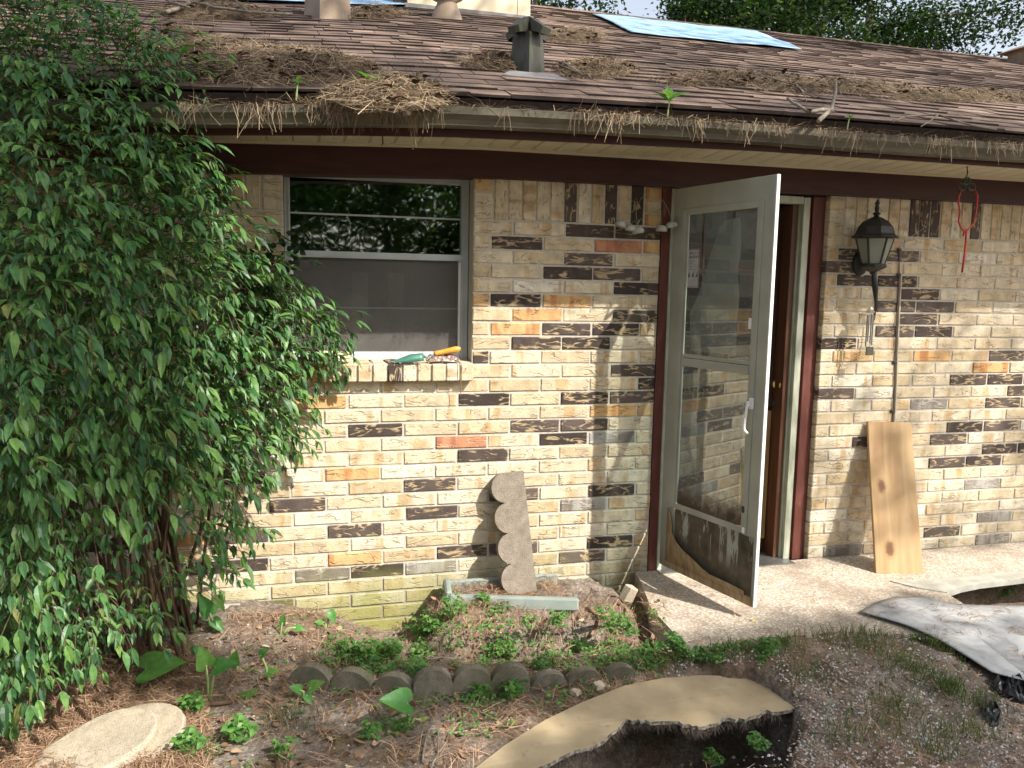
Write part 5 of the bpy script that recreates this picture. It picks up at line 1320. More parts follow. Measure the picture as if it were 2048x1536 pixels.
for _ in range(22): p = along(rr.uniform(0, 2150), rr.uniform(1230, 1600), None, rr.uniform(11, 14)); bl1.append((p.x, p.y, p.z, rr.uniform(.8, 1.1)))
for _ in range(22):
    q_ = Vector((rr.uniform(-2.5, 8), rr.uniform(-.3, 4.6), 0)); q_.z = roofz(q_.x, q_.y); p = q_ + SUN * rr.uniform(9, 12); bl2.append((p.x, p.y, p.z, rr.uniform(1.0, 1.5)))
tree('shade_tree', 'tall unseen tree across the yard, crown shaped to dapple the brick wall with shade', 6.5, -12.5, 10, .32, bl1, 11500, .12, 51, M['treeleaf'], 'trees across the yard', keep)
tree('shade_tree', 'second tall unseen tree across the yard, crown shaped to shade the roof shingles', 9.5, -10.5, 12, .34, bl2, 5200, .14, 52, M['treeleaf'], 'trees across the yard', keep)
for i, (x, y, s_) in enumerate(((-1.2, -12.5, 61), (1.6, -13.5, 62), (4.2, -12.5, 63), (-4.5, -13, 64), (8.0, -14.5, 65), (2.6, -17, 66), (-1.5, -17, 67))):
    tree('yard_tree', ('bushy backlit tree across the yard reflected in the left half of the window', 'bushy tree across the yard reflected in the middle of the window', 'bushy tree across the yard reflected in the right of the window',
                       'far left bushy tree across the yard', 'far right bushy tree across the yard', 'taller tree behind the bushy ones across the yard', 'taller tree at the left behind the bushy ones')[i],
         x, y, 6.5 + (3 if i > 4 else 0), .14, blobs(x, y, 3.6 + (1.6 if i > 4 else 0), 1.9 + (1.5 if i > 4 else 0), 2.9 + (1.6 if i > 4 else 0), 20, 1.15, s_), 8200, .14, s_, M['treeleaf'], 'trees across the yard')

# the photographer, seen only as a dim reflection in the lower window pane
def photographer():
    gx, gy = .0, -4.07; g0 = gz(gx, gy); t = thing('person', 'person in dark clothes holding a camera to the face, dimly mirrored in the window', 'person', (gx, gy, g0))
    V = [(0, -4.07, .95, .125), (0, -4.07, 1.12, .115), (0, -4.065, 1.30, .135), (0, -4.055, 1.43, .06), (0, -4.035, 1.50, .062), (0, -4.02, 1.575, .082), (0, -4.03, 1.635, .07)]
    E_ = [(0, 1), (1, 2), (2, 3), (3, 4), (4, 5), (5, 6)]
    for s_ in (-1, 1):
        b = len(V); V += [(s_ * .165, -4.06, 1.375, .062), (s_ * .235, -4.02, 1.20, .043), (s_ * .165, -3.955, 1.36, .036), (s_ * .085, -3.915, 1.49, .026), (s_ * .075, -3.905, 1.53, .03)]
        E_ += [(2, b), (b, b + 1), (b + 1, b + 2), (b + 2, b + 3), (b + 3, b + 4)]
        b = len(V); V += [(s_ * .095, -4.07, .88, .095), (s_ * .10, -4.05, .50, .062), (s_ * .105, -4.08, .10, .042), (s_ * .115, -3.96, .035 + 0, .036)]
        E_ += [(0, b), (b, b + 1), (b + 1, b + 2), (b + 2, b + 3)]
    me = bpy.data.meshes.new('body'); me.from_pydata([(x, y, z if z > .2 else z + g0) for x, y, z, r in V], E_, []); o = bpy.data.objects.new('body', me); COL.objects.link(o)
    o.parent = t; o.location = -Vector(WPOS[t.name])
    sk = o.modifiers.new('skin', 'SKIN'); o.modifiers.new('smooth', 'SUBSURF').levels = 2; o.modifiers['smooth'].render_levels = 2
    for i, (x, y, z, r) in enumerate(V): me.skin_vertices[0].data[i].radius = (r, r * (.72 if i in (0, 1, 2) else 1))
    me.skin_vertices[0].data[0].use_root = True
    m = Mt('clothes_and_skin', .8, .2); sx = m.n('ShaderNodeSeparateXYZ'); m.L.new(m.n('ShaderNodeTexCoord').outputs['Object'], sx.inputs[0])
    m.color(m.ramp(m.math('DIVIDE', sx.outputs[2], 2.), [(0., (.02, .02, .022)), (.47, (.05, .055, .075)), (.475, (.035, .03, .035)), (.722, (.52, .32, .23))], True)); me.materials.append(m.m)
    skin = simple('skin', [(.3, (.46, .28, .20)), (.7, (.56, .36, .26))], 20, .55, .3)
    hb = MB(); hb.lathe([(.03, .125), (.066, .10), (.092, .05), (.096, -.01), (.088, -.07), (.07, -.12), (.06, -.16)], 14, T=lambda x, y, z: (x, -4.045 + y * 1.0 - (.0 if z > .08 else .018), 1.60 + z))
    hb.obj('hair', simple('brown_hair', (.13, .075, .035), 60, .6, .3, (1, 1, .2), .5), t, True)
    fb = MB()
    for s_ in (-1, 1):
        fb.lathe([(.004, 0), (.009, .008), (.004, .016)], 8, T=lambda x, y, z: (s_ * .032 + x, -3.945 - .0 + z * .2, 1.585 + y))
        for k in range(4):
            z = 1.575 - k * .017; l = (.9, 1., .95, .8)[k]
            fb.tube([(s_ * .078, -3.915, z - .02), (s_ * .070, -3.892, z), (s_ * .066, -3.874, z + .002), (s_ * (.066 - .028 * l), -3.868, z + .001)], [.009, .0085, .008, .006], 6)
        fb.tube([(s_ * .072, -3.92, 1.535), (s_ * .05, -3.915, 1.528), (s_ * .03, -3.908, 1.532)], [.010, .009, .007], 6)
    fb.tube([(0, -3.948, 1.60), (0, -3.932, 1.575), (0, -3.925, 1.558), (0, -3.938, 1.55)], [.008, .011, .013, .006], 7); fb.obj('hands_and_face', skin, t, True)
    cm = MB(); cm.cbox(-.052, .052, -3.902, -3.876, 1.53, 1.592, .005); cm.lathe([(.026, 0), (.026, .012), (.022, .014), (.020, .018)], 18, T=lambda x, y, z: (x, -3.876 + z, CH + y))
    tag(cm.obj('camera', M['black'], None, loc=(0, -3.89, CH)), 'small black camera held up to the face of the mirrored person', 'camera')
photographer()
for o in bpy.data.objects:
    if o.name in ('person', 'camera.001') or (o.name.startswith('camera') and o.type == 'MESH'): o.location.x += .20

# ------------------------------------------------------------------ pine straw on roof and gutter
RN = random.Random(77)
def needle_q(mb, p, d, up, l, w, curve, rnd):
    d = d.normalized(); s_ = d.cross(up); s_ = (s_.normalized() if s_.length > 1e-4 else Vector((1, 0, 0))) * w; b = up * curve * l
    a, c, e = p - d * l / 2, p + b, p + d * l / 2
    mb.add([a - s_, a + s_, c + s_, c - s_, e], [(0, 1, 2, 3), (3, 2, 4)], 0, rnd)
NR = Vector((0, -sn, cs))
def roof_pile(cx, cy_, rx, ry, n, hgt, name='pine_straw'):
    m_ = MB(); c = onRoof(cx, cy_); ux = onRoof(cx + rx, cy_) - c; uy = onRoof(cx, max(3, cy_ - ry)) - c; ud = onRoof(cx, cy_ + ry) - c
    G = 16; vs = []
    for j in range(G + 1):
        for i in range(G + 1):
            a, b = i / G * 2 - 1, j / G * 2 - 1; r_ = math.hypot(a, b); s_ = 1 if r_ < .01 else min(1, max(abs(a), abs(b)) / r_)
            a2, b2 = a * s_ * (.9 + .35 * fbm1(a * 3 + cx, b * 3, 4, 1)), b * s_ * (.9 + .35 * fbm1(a * 3, b * 3 + cy_, 9, 1))
            p = c + ux * a2 + (uy if b2 > 0 else -ud) * b2 * (1 if b2 > 0 else 1); rr_ = min(1, math.hypot(a * s_, b * s_))
            vs.append(p + NR * (.018 + hgt * .8 * (1 - rr_ ** 1.6) + .02 * (fbm1(p.x * 14, p.y * 14, 8)) * (1 - rr_)) - NR * (.03 * (rr_ > .97)))
    m_.add(vs, [(j * (G + 1) + i, j * (G + 1) + i + 1, (j + 1) * (G + 1) + i + 1, (j + 1) * (G + 1) + i) for j in range(G) for i in range(G)], 1)
    for _ in range(n):
        an = RN.uniform(0, 6.283); r_ = RN.random() ** .62 * 1.12; a, b = r_ * math.cos(an), r_ * math.sin(an)
        p = c + ux * a + (uy * b if b > 0 else ud * -b); k = max(0, 1 - r_ ** 1.6)
        p = p + NR * (.020 + hgt * k * RN.uniform(.75, 1.25))
        d = Vector((RN.gauss(0, 1), RN.gauss(0, .8), 0)); d.z = d.y * SL + RN.gauss(0, .22)
        needle_q(m_, p, d, (NR + Vector((RN.gauss(0, .5), RN.gauss(0, .5), 0))).normalized(), RN.uniform(.05, .15), RN.uniform(.0007, .0012), RN.uniform(-.12, .18), RN.random())
    for _ in range(n // 45):
        an = RN.uniform(0, 6.283); r_ = RN.random() ** .5; p = c + ux * r_ * math.cos(an) + (uy if math.sin(an) > 0 else -ud) * r_ * math.sin(an) + NR * (.03 + hgt * (1 - r_))
        v, f = leaflet(.05, .035, .6, .5); m_.add(place(v, frame(p, Vector((RN.gauss(0, 1), RN.gauss(0, 1), RN.gauss(0, .3))), NR)), f, 2, 0)
    m_.m = [0 if k == 0 else k for k in m_.m]
    o = m_.obj(name, [M['needle'], M['litter'], M['pod']], None, loc=c); o['kind'] = 'stuff'; return o
for a in ((520, 138, 190, 36, 3400, .05), (630, 148, 125, 26, 1800, .055), (780, 195, 105, 30, 1700, .045), (420, 115, 130, 25, 1200, .05), (430, 32, 130, 13, 900, .06), (755, 32, 62, 10, 500, .05), (985, 132, 66, 12, 700, .04), (1195, 145, 78, 16, 1100, .035),
          (1150, 78, 62, 13, 700, .04), (1475, 165, 135, 12, 1300, .03), (1690, 180, 140, 12, 1300, .03), (1930, 198, 150, 11, 1300, .03), (350, 90, 90, 30, 600, .05)): roof_pile(*a)
gs = MB()
for _ in range(5200):
    px = RN.uniform(330, 2110); lip = float(np.interp(px, [330, 700, 900, 1100, 1500, 1900, 2100], [206, 200, 208, 222, 240, 282, 290]))
    dens = 1.0 if px > 1150 else (.25 if px > 900 else (1. if 560 < px < 890 else .6))
    if RN.random() > dens: continue
    p = onY(px, lip, -.61); p.z = 2.266 + sag(p.x) + RN.uniform(-.014, .010); p.y = RN.uniform(-.635, -.565)
    d = Vector((RN.gauss(0, 1), RN.gauss(0, .5), RN.gauss(0, .16))); needle_q(gs, p, d, Vector((RN.gauss(0, .4), RN.gauss(0, .4), 1)).normalized(), RN.uniform(.05, .14), RN.uniform(.0007, .0012), RN.uniform(-.1, .2), RN.random())
def hang(px, n, lmax):
    c = onY(px, 230, -.635).x
    for _ in range(n):
        x = c + RN.gauss(0, .018); z0 = 2.268 + sag(x) + RN.uniform(-.01, .006); l = RN.uniform(.03, lmax); y = -.636 - RN.uniform(0, .012)
        k_ = RN.gauss(0, .30) * l; P = [(x - k_ * .5, y + .03, z0 - .002), (x, y, z0 + .004), (x + k_ * .6, y - .004, z0 - l * .5), (x + k_ + RN.gauss(0, .012), y - .002, z0 - l)]; w = RN.uniform(.0006, .0010); r_ = RN.random()
        for i in range(3):
            a, b = Vector(P[i]), Vector(P[i + 1]); s_ = Vector((w, 0, 0)) if abs((b - a).x) < abs((b - a).z) else Vector((0, 0, w)); gs.add([a - s_, a + s_, b + s_, b - s_], [(0, 1, 2, 3)], 0, r_)
for _ in range(38): hang(RN.uniform(345, 900), RN.randint(1, 5), RN.choice((.05, .08, .12)))
for _ in range(34): hang(RN.uniform(640, 860), RN.randint(2, 6), RN.choice((.06, .10, .14)))
for px, n_, l in ((815, 10, .20), (713, 6, .17), (560, 5, .15), (500, 5, .12), (1018, 4, .09), (1152, 6, .09), (1222, 11, .12), (1270, 6, .09)): hang(px, n_, l)
for _ in range(105): hang(RN.uniform(1160, 2080), RN.randint(1, 3), RN.choice((.03, .05, .08)))
for px in (1400, 1500, 1562, 1650, 1712, 1768, 1892, 1905, 1950, 1990): hang(px, 5, .11)
# the thick mat that spills over the gutter left of the flue
for _ in range(2600):
    px = RN.gauss(770, 62); t = RN.random(); x = onY(px, 200, -.62).x; y = -.635 + t * .16; z = 2.276 + sag(x) + .085 * math.sin(t * 1.7) * math.exp(-((px - 775) / 90) ** 2) * 1.0
    d = Vector((RN.gauss(0, .7), -RN.random(), RN.gauss(-.25, .3))); needle_q(gs, Vector((x, y, z + RN.uniform(-.01, .012))), d, Vector((RN.gauss(0, .3), -.5, 1)).normalized(), RN.uniform(.06, .16), RN.uniform(.0007, .0012), RN.uniform(-.1, .25), RN.random())
gx = onY(1200, 235, -.6); o = gs.obj('gutter_pine_straw', M['needle'], None, loc=gx); o['kind'] = 'stuff'

# fallen sticks on the roof
def stick(pl, r, label, lift=.02, y=None, name='fallen_branch', mat='twig'):
    m_ = MB(); first = None
    for pts_, rad in pl:
        P = [(onRoof(q[0], q[1], lift) + NR * (q[2] if len(q) > 2 else 0)) for q in pts_]; first = first or P[0]
        P2 = []
        for i in range(len(P) - 1):
            for t in (0, .5): P2.append(P[i].lerp(P[i + 1], t) + Vector((RN.gauss(0, .004), 0, RN.gauss(0, .003))))
        P2.append(P[-1]); n = len(P2); m_.tube(P2, [rad * (1 - .6 * i / n) for i in range(n)], 6)
    o = m_.obj(name, M[mat], None, True, loc=first); return tag(o, label, 'branch')
stick([([(1640, 242), (1661, 225, .02), (1667, 206, .05), (1664, 188, .07)], .011), ([(1661, 228, .02), (1620, 236, .02), (1590, 226, .03), (1570, 215, .04)], .011)], .01, 'forked grey fallen branch sticking up at the gutter above the storm door')
stick([([(1490, 160), (1540, 163, .02), (1590, 178, .02), (1625, 204, .02), (1662, 200, .03)], .006), ([(1600, 185, .02), (1612, 210, .01)], .004)], .01, 'long thin dark twig lying across the shingles above the forked branch')
stick([([(1785, 247, .01), (1810, 244, .02), (1870, 243, .03), (1930, 258, .02), (1990, 268, .02)], .006), ([(1870, 243, .03), (1840, 258, .01)], .004)], .01, 'pale bare twig lying along the gutter at the right end')
stick([([(335, 37, .03), (380, 22, .05), (430, 32, .05), (500, 40, .04), (585, 38, .03)], .012), ([(455, 12, .08), (470, 25, .08), (500, 40, .04)], .009), ([(340, 22, .05), (380, 33, .05)], .009)], .01, 'tangle of grey dead branches near the ridge above the shrub')
stick([([(1120, 133, .02), (1140, 142, .02), (1165, 158, .02), (1180, 165, .02)], .009), ([(1118, 140, .02), (1150, 152, .02)], .006)], .01, 'lichen-grey stick in the straw right of the flue vent')
stick([([(880, 112, .02), (905, 112, .03), (930, 118, .02), (945, 108, .05)], .006)], .01, 'small crooked twig on the shingles left of the flue vent')
# seedlings
def seedling(px, py, y, h, ls, label, n=5, z=None, name='seedling', mat='weed'):
    p = onY(px, py, y); t = thing(name, label, 'seedling', p); m_ = MB(); top = p + Vector((.01, -.005, h)); m_.tube([p - Vector((0, 0, .03)), p.lerp(top, .5), top], [.0035, .003, .002], 5); m_.obj('stem', M['stalk'], t)
    for i in range(n):
        an = i * 2.4 + px; d = Vector((math.cos(an), math.sin(an) * .6 - .25, .55 + .2 * RN.random())); v, f = leaflet(ls * RN.uniform(.75, 1.1), ls * .42, .35, .3); m_ = MB(); m_.add(place(v, frame(p.lerp(top, .6 + .4 * i / n), d, Vector((0, -.2, 1)))), f); m_.obj('leaf', M[mat], t)
seedling(738, 188, -.645, .05, .080, 'bright green seedling sprouting from the straw mat above the window')
seedling(1335, 222, -.60, .06, .095, 'large-leaved bright seedling in the gutter above the storm door')
seedling(1695, 246, -.60, .03, .032, 'tiny seedling in the gutter right of the forked branch', 4)
seedling(592, 185, -.58, .04, .04, 'dark drooping seedling in the shaded gutter gap at left')

# ------------------------------------------------------------------ ground cover
RG = random.Random(99)
def onG(px, py):
    p = onZ(px, py, 0)
    for _ in range(7):
        z = gz(p.x, p.y)
        if inpoly(p.x, p.y, SLAB) and not inpoly(p.x, p.y, HOLE): z = max(z, .07 - .022 * max(0, -p.y))
        p = onZ(px, py, z)
    return p
def zn(mb, a, b, z, n, fn):
    for _ in range(n): fn(mb, RG)
# straw
st = MB()
def straw(px0, px1, py0, py1, n, lw=(.05, .14), keepf=None, up=.15):
    for _ in range(n):
        px, py = RG.uniform(px0, px1), RG.uniform(py0, py1)
        if keepf and not keepf(px, py): continue
        p = onG(px, py)
        if p.y > -.01 or inpoly(p.x, p.y, PIT): continue
        if p.z < -.2: continue
        d = Vector((RG.gauss(0, 1), RG.gauss(0, 1), RG.gauss(0, up)))
        needle_q(st, p + Vector((0, 0, RG.uniform(.002, .016))), d, Vector((RG.gauss(0, .3), RG.gauss(0, .3), 1)).normalized(), RG.uniform(*lw), RG.uniform(.0007, .0012), RG.uniform(-.05, .2), RG.random())
nz_ = lambda px, py, s, t: (fbm1(px / s, py / s, 17)) > t
straw(-40, 420, 1290, 1580, 8500)
straw(-40, 180, 1400, 1580, 1800)
straw(100, 760, 1185, 1420, 3000, keepf=lambda x, y: nz_(x, y, 60, -.1))
straw(450, 760, 1190, 1240, 700)
straw(420, 960, 1380, 1560, 1500, keepf=lambda x, y: nz_(x, y, 50, .0))
straw(780, 1330, 1150, 1300, 1300, keepf=lambda x, y: nz_(x, y, 40, -.05))
straw(690, 1330, 1300, 1440, 1300)
straw(950, 1350, 1360, 1480, 700)
straw(1320, 2060, 1120, 1260, 420, keepf=lambda x, y: nz_(x, y, 30, .12))
straw(1380, 2060, 1260, 1560, 1500, lw=(.04, .11))
o = st.obj('ground_pine_straw', M['needleground'], None, loc=(.5, -.8, 0)); o['kind'] = 'stuff'
# straw on the grey-white board
sb2 = MB()
for _ in range(1700):
    x, y = RG.uniform(2.55, 3.7), RG.uniform(-1.55, -.62)
    if not inpoly(x, y, SH) or (fbm1(x * 5, y * 9, 23)) < .0: continue
    needle_q(sb2, Vector((x, y, zsh(x, y) + .007)), Vector((RG.gauss(0, 1), RG.gauss(0, .7), 0)), Vector((0, 0, 1)), RG.uniform(.03, .09), .001, RG.uniform(0, .08), RG.random() * .5)
o = sb2.obj('board_pine_straw', M['needleground'], None, loc=(3, -1, .1)); o['kind'] = 'stuff'
# straw in and on the splash block, the edging stone tops
sb3 = MB()
for _ in range(1500):
    x, y = RG.uniform(.70, 1.23), RG.uniform(-.35, -.07)
    needle_q(sb3, Vector((x, y, RG.uniform(.078, .112) if x < .95 or x > 1.13 else .08)), Vector((RG.gauss(0, 1), RG.gauss(0, .7), RG.gauss(0, .2))), Vector((0, 0, 1)), RG.uniform(.04, .10), .001, RG.uniform(0, .15), RG.random())
o = sb3.obj('trough_pine_straw', M['needleground'], None, loc=(.95, -.2, .08)); o['kind'] = 'stuff'
# dry leaves
dl = MB()
for _ in range(900):
    px, py = RG.uniform(-30, 1320), RG.uniform(1190, 1550)
    if px > 760 and RG.random() < .55: continue
    p = onG(px, py)
    if p.y > -.02 or inpoly(p.x, p.y, PIT) or inpoly(px, py, PLY): continue
    v, f = leaflet(RG.uniform(.02, .05), RG.uniform(.012, .03), RG.uniform(-.4, .7), RG.uniform(-.5, .5)); a = RG.uniform(0, 6.28)
    dl.add(place(v, frame(p + Vector((0, 0, .008)), Vector((math.cos(a), math.sin(a), RG.gauss(0, .25))), Vector((RG.gauss(0, .3), RG.gauss(0, .3), 1)))), f, 0, RG.random())
o = dl.obj('dry_leaf_litter', M['deadleaf'], None, loc=(.3, -.8, 0)); o['kind'] = 'stuff'
# gravel and crumbs
OCT = [(1, 0, 0), (-1, 0, 0), (0, 1, 0), (0, -1, 0), (0, 0, 1), (0, 0, -1)]; OF = [(0, 2, 4), (2, 1, 4), (1, 3, 4), (3, 0, 4), (2, 0, 5), (1, 2, 5), (3, 1, 5), (0, 3, 5)]
def peb(mb, p, r, rnd):
    a = RG.uniform(0, 6.28); c, s_ = math.cos(a), math.sin(a); k = (RG.uniform(.7, 1.3), RG.uniform(.6, 1.1), RG.uniform(.5, .9)); t = RG.uniform(-.5, .5)
    vs = []
    for x, y, z in OCT:
        x, y, z = x * k[0] + RG.uniform(-.25, .25), y * k[1] + RG.uniform(-.25, .25), z * k[2] + t * x; vs.append((p.x + (c * x - s_ * y) * r, p.y + (s_ * x + c * y) * r, p.z + z * r))
    mb.add(vs, OF, 0, rnd)
pg = MB()
for _ in range(11000):
    px, py = RG.uniform(1330, 2090), RG.uniform(1240, 1580)
    p = onG(px, py); e = (1.15 - ((px - 1720) / 520) ** 2) * (.55 + 1.6 * max(-.3, (fbm1(px / 42, py / 42, 41))))
    if RG.random() > e or inpoly(p.x, p.y, PIT) or inpoly(px, py, PLY) or inpoly(p.x, p.y, SH): continue
    if inpoly(p.x, p.y, SLAB) and p.z > .045 and gz(p.x, p.y) < .04 and RG.random() < .8: continue
    peb(pg, p + Vector((0, 0, .002)), RG.uniform(.002, .0066), RG.random())
for _ in range(1500):
    px, py = RG.uniform(-20, 1330), RG.uniform(1200, 1560); p = onG(px, py)
    if p.y > -.02 or inpoly(p.x, p.y, PIT) or inpoly(px, py, PLY): continue
    peb(pg, p, RG.uniform(.0015, .005), RG.random())
for _ in range(2600):
    x, y = RG.uniform(1.62, 4.2), RG.uniform(-1.1, -.02)
    if not inpoly(x, y, SLAB) or inpoly(x, y, HOLE) or inpoly(x, y, SH): continue
    peb(pg, Vector((x, y, .07 - .022 * -y)), RG.uniform(.0015, .0045), RG.random())
o = pg.obj('gravel', M['pebble'], None, loc=(2, -1, 0)); o['kind'] = 'stuff'
cl = MB()
for _ in range(5200):
    px, py = RG.uniform(-20, 2080), RG.uniform(1190, 1560); p = onG(px, py)
    if p.y > -.02 or inpoly(px, py, PLY) or (inpoly(p.x, p.y, SLAB) and p.z > .03): continue
    peb(cl, p, RG.uniform(.003, .011) if RG.random() < .2 else RG.uniform(.002, .005), RG.random())
o = cl.obj('soil_crumbs', M['clod'], None, loc=(1, -1, 0)); o['kind'] = 'stuff'
# grass
gr = MB()
def tuft(px, py, n, spread, hmin, hmax):
    c = onG(px, py)
    for _ in range(n):
        x, y = c.x + RG.gauss(0, spread), c.y + RG.gauss(0, spread * .7); z = gz(x, y)
        if inpoly(x, y, PIT) or (inpoly(x, y, SLAB) and z < .035) or inpoly(x, y, SH): continue
        h = RG.uniform(hmin, hmax); lean = Vector((RG.gauss(0, .5), RG.gauss(0, .5), 0)) * h; w = RG.uniform(.0009, .0018); a = RG.uniform(0, 6.28); s_ = Vector((math.cos(a), math.sin(a), 0)) * w; p = Vector((x, y, z - .003)); m1 = p + lean * .35 + Vector((0, 0, h * .6)); e = p + lean + Vector((0, 0, h * .9))
        gr.add([p - s_, p + s_, m1 + s_ * .8, m1 - s_ * .8, e], [(0, 1, 2, 3), (3, 2, 4)], 0, RG.random())
for px, py, n, s_ in ((1680, 1250, 330, .06), (1740, 1262, 300, .06), (1620, 1265, 200, .05), (1560, 1290, 200, .06), (1460, 1300, 200, .05), (1900, 1300, 480, .055), (1950, 1325, 380, .045), (1860, 1285, 280, .05), (1730, 1290, 260, .09), (1820, 1340, 260, .07), (1890, 1375, 260, .04), (1610, 1350, 170, .07),
                      (1780, 1420, 220, .09), (1700, 1470, 160, .08), (1930, 1470, 170, .07), (1400, 1310, 160, .05), (1330, 1325, 190, .05), (1230, 1330, 150, .04), (1100, 1330, 130, .04), (860, 1300, 120, .06), (700, 1330, 130, .07), (400, 1515, 150, .03), (560, 1440, 90, .05), (1960, 1410, 120, .05), (1240, 1400, 40, .03), (1870, 1500, 130, .06)): tuft(px, py, n, s_, .02, .075)
o = gr.obj('grass_tufts', M['grass'], None, loc=(2, -1, 0)); o['kind'] = 'stuff'
# creeping ground cover along the bank
gc = MB()
def cover(px0, px1, py0, py1, n, sz, thr):
    for _ in range(n):
        px, py = RG.uniform(px0, px1), RG.uniform(py0, py1)
        if (fbm1(px / 35, py / 28, 57)) < thr: continue
        p = onG(px, py)
        if p.y > -.02 or inpoly(p.x, p.y, PIT) or inpoly(px, py, PLY) or inpoly(p.x, p.y, SH) or (inpoly(p.x, p.y, SLAB) and p.z > .04): continue
        l = sz * RG.uniform(.6, 1.3); v, f = leaflet(l, l * .8, .3, .3); a = RG.uniform(0, 6.28); gc.add(place(v, frame(p + Vector((0, 0, RG.uniform(.004, .03))), Vector((math.cos(a), math.sin(a) - .2, RG.gauss(.2, .3))), Vector((RG.gauss(0, .3), RG.gauss(-.3, .3), 1)))), f, 0, RG.random())
cover(780, 1330, 1215, 1320, 2300, .017, .02); cover(690, 1340, 1290, 1345, 1700, .016, -.08); cover(690, 1340, 1340, 1420, 1500, .016, .0); cover(640, 800, 1290, 1400, 700, .017, -.05); cover(560, 900, 1180, 1290, 330, .016, .06); cover(1290, 1560, 1275, 1335, 1200, .016, -.12); cover(700, 1000, 1330, 1480, 350, .018, .12); cover(380, 700, 1250, 1560, 420, .016, .15); cover(1450, 2000, 1240, 1400, 380, .014, .12); cover(940, 1200, 1400, 1470, 140, .016, .1)
o = gc.obj('creeping_weeds', M['weed'], None, loc=(1, -.6, 0)); o['kind'] = 'stuff'
# clumps of weeds: three forms, copied about
protos = []
for k in range(3):
    m_ = MB(); rr = random.Random(300 + k)
    for i in range((26, 34, 20)[k]):
        a = rr.uniform(0, 6.28); h = rr.uniform(.015, .07); rad = rr.uniform(.005, .05); tip = Vector((math.cos(a) * rad, math.sin(a) * rad, h)); m_.tube([(0, 0, -.01), tip * .5 + Vector((0, 0, .008)), tip], .0009, 3, mi=1, cap=False)
        for j in range((3, 4, 3)[k]):
            b = a + (j - 1) * 1.5; l = (.019, .012, .026)[k] * rr.uniform(.7, 1.2); v, f = leaflet(l, l * (.85, .6, .75)[k], .25, .25); m_.add(place(v, frame(tip, Vector((math.cos(b), math.sin(b), rr.uniform(-.2, .5))), Vector((rr.gauss(0, .3), rr.gauss(-.2, .3), 1)))), f, 0, rr.random())
    protos.append(m_.mesh('weed_clump', [M['weed'], M['stalk']]))
for i, (px, py, sc_, k, lab) in enumerate(((905, 1235, 1.5, 1, 'fine-leaved bright weed at the upper left corner of the bank'), (870, 1262, 1.2, 0, 'rounded weed clump on the left slope of the bank'), (838, 1275, 1.2, 2, 'larger-leaved weed at the left foot of the bank'), (1012, 1312, 1.5, 1, 'ferny weed clump at the foot of the bank behind the middle edging stone'), (1222, 1262, 1.5, 1, 'bright ferny weed among the tan roots of the bank'), (1255, 1268, 1.1, 0, 'round-leaved weed between the tan roots and the trench'), (900, 1205, 1.0, 1, 'sprig of weed under the left corner of the splash block'), (965, 1210, 0.8, 0, 'tiny weed against the front rim of the splash block'), (1120, 1250, 1.0, 0, 'weed clump on the bank face below the right end of the splash block'), (1020, 1400, 1.2, 2, 'broad-leaved weed in front of the gap right of the middle edging stone'), (955, 1402, 0.9, 2, 'small weed in front of the middle edging stone'), (840, 1360, 1.1, 0, 'weed growing up between the two left edging stones'), (740, 1320, 1.3, 0, 'bushy weed clump behind the half buried left edging stone'), (785, 1316, 1.1, 2, 'broad-leaved weed behind the second lobe of the left edging'), (690, 1310, 1.0, 0, 'weed patch at the far left end of the edging row'), (480, 1482, 1.1, 2, 'bright weed rosette on grey soil right of the cast stone'), (385, 1425, 1.0, 2, 'bright weed beside the brown fallen stick'), (1300, 1310, 1.0, 0, 'weed clump on the lip of the trench by the patio corner'), (1345, 1303, 1.1, 0, 'bright weed right below the patio corner'), (1540, 1300, 0.8, 0, 'small weed on the left slope of the gravel mound'), (1965, 1105, 1.3, 1, 'green weed at the foot of the brick wall right of the pine board'), (2040, 1100, 1.3, 1, 'green weed at the wall foot at the right edge of the photo'), (1230, 1160, 0.9, 0, 'pale bright weed between the splash block and the brick fragment'), (570, 1510, 0.9, 0, 'small weed on grey soil near the bottom edge left of the bent twig'), (800, 1460, 0.9, 0, 'weed under the big dark leaf in front of the edging'), (740, 1480, 0.8, 2, 'weed rosette left of the pale bent twig'), (380, 1505, 1.0, 2, 'weed clump touching the right side of the cast stone'), (1160, 1305, 0.9, 1, 'ferny weed behind the sunken right edging stone'), (1075, 1335, 1.0, 0, 'weed clump at the left of the sunken edging stone'))):
    p = onG(px, py); o = bpy.data.objects.new('weed_clump', protos[k]); COL.objects.link(o); o.location = p; o.scale = (sc_,) * 3; o.rotation_euler = (0, 0, i * 1.7); tag(o, lab, 'weed', 'weed clumps on the disturbed soil')
for px, py, z, lab in ((1990, 1196, -.12, 'leafy weed growing inside the dark hole in the patio'), (1515, 1500, -.05, 'small heart-leaved weed on the right wall of the pit'), (1425, 1530, -.22, 'pale leafy weed at the bottom of the pit under the torn board')):
    p = onZ(px, py, z); o = bpy.data.objects.new('weed_clump', protos[2]); COL.objects.link(o); o.location = p; o.scale = ((1.5,) * 3 if px > 1800 else (.75,) * 3); tag(o, lab, 'weed')
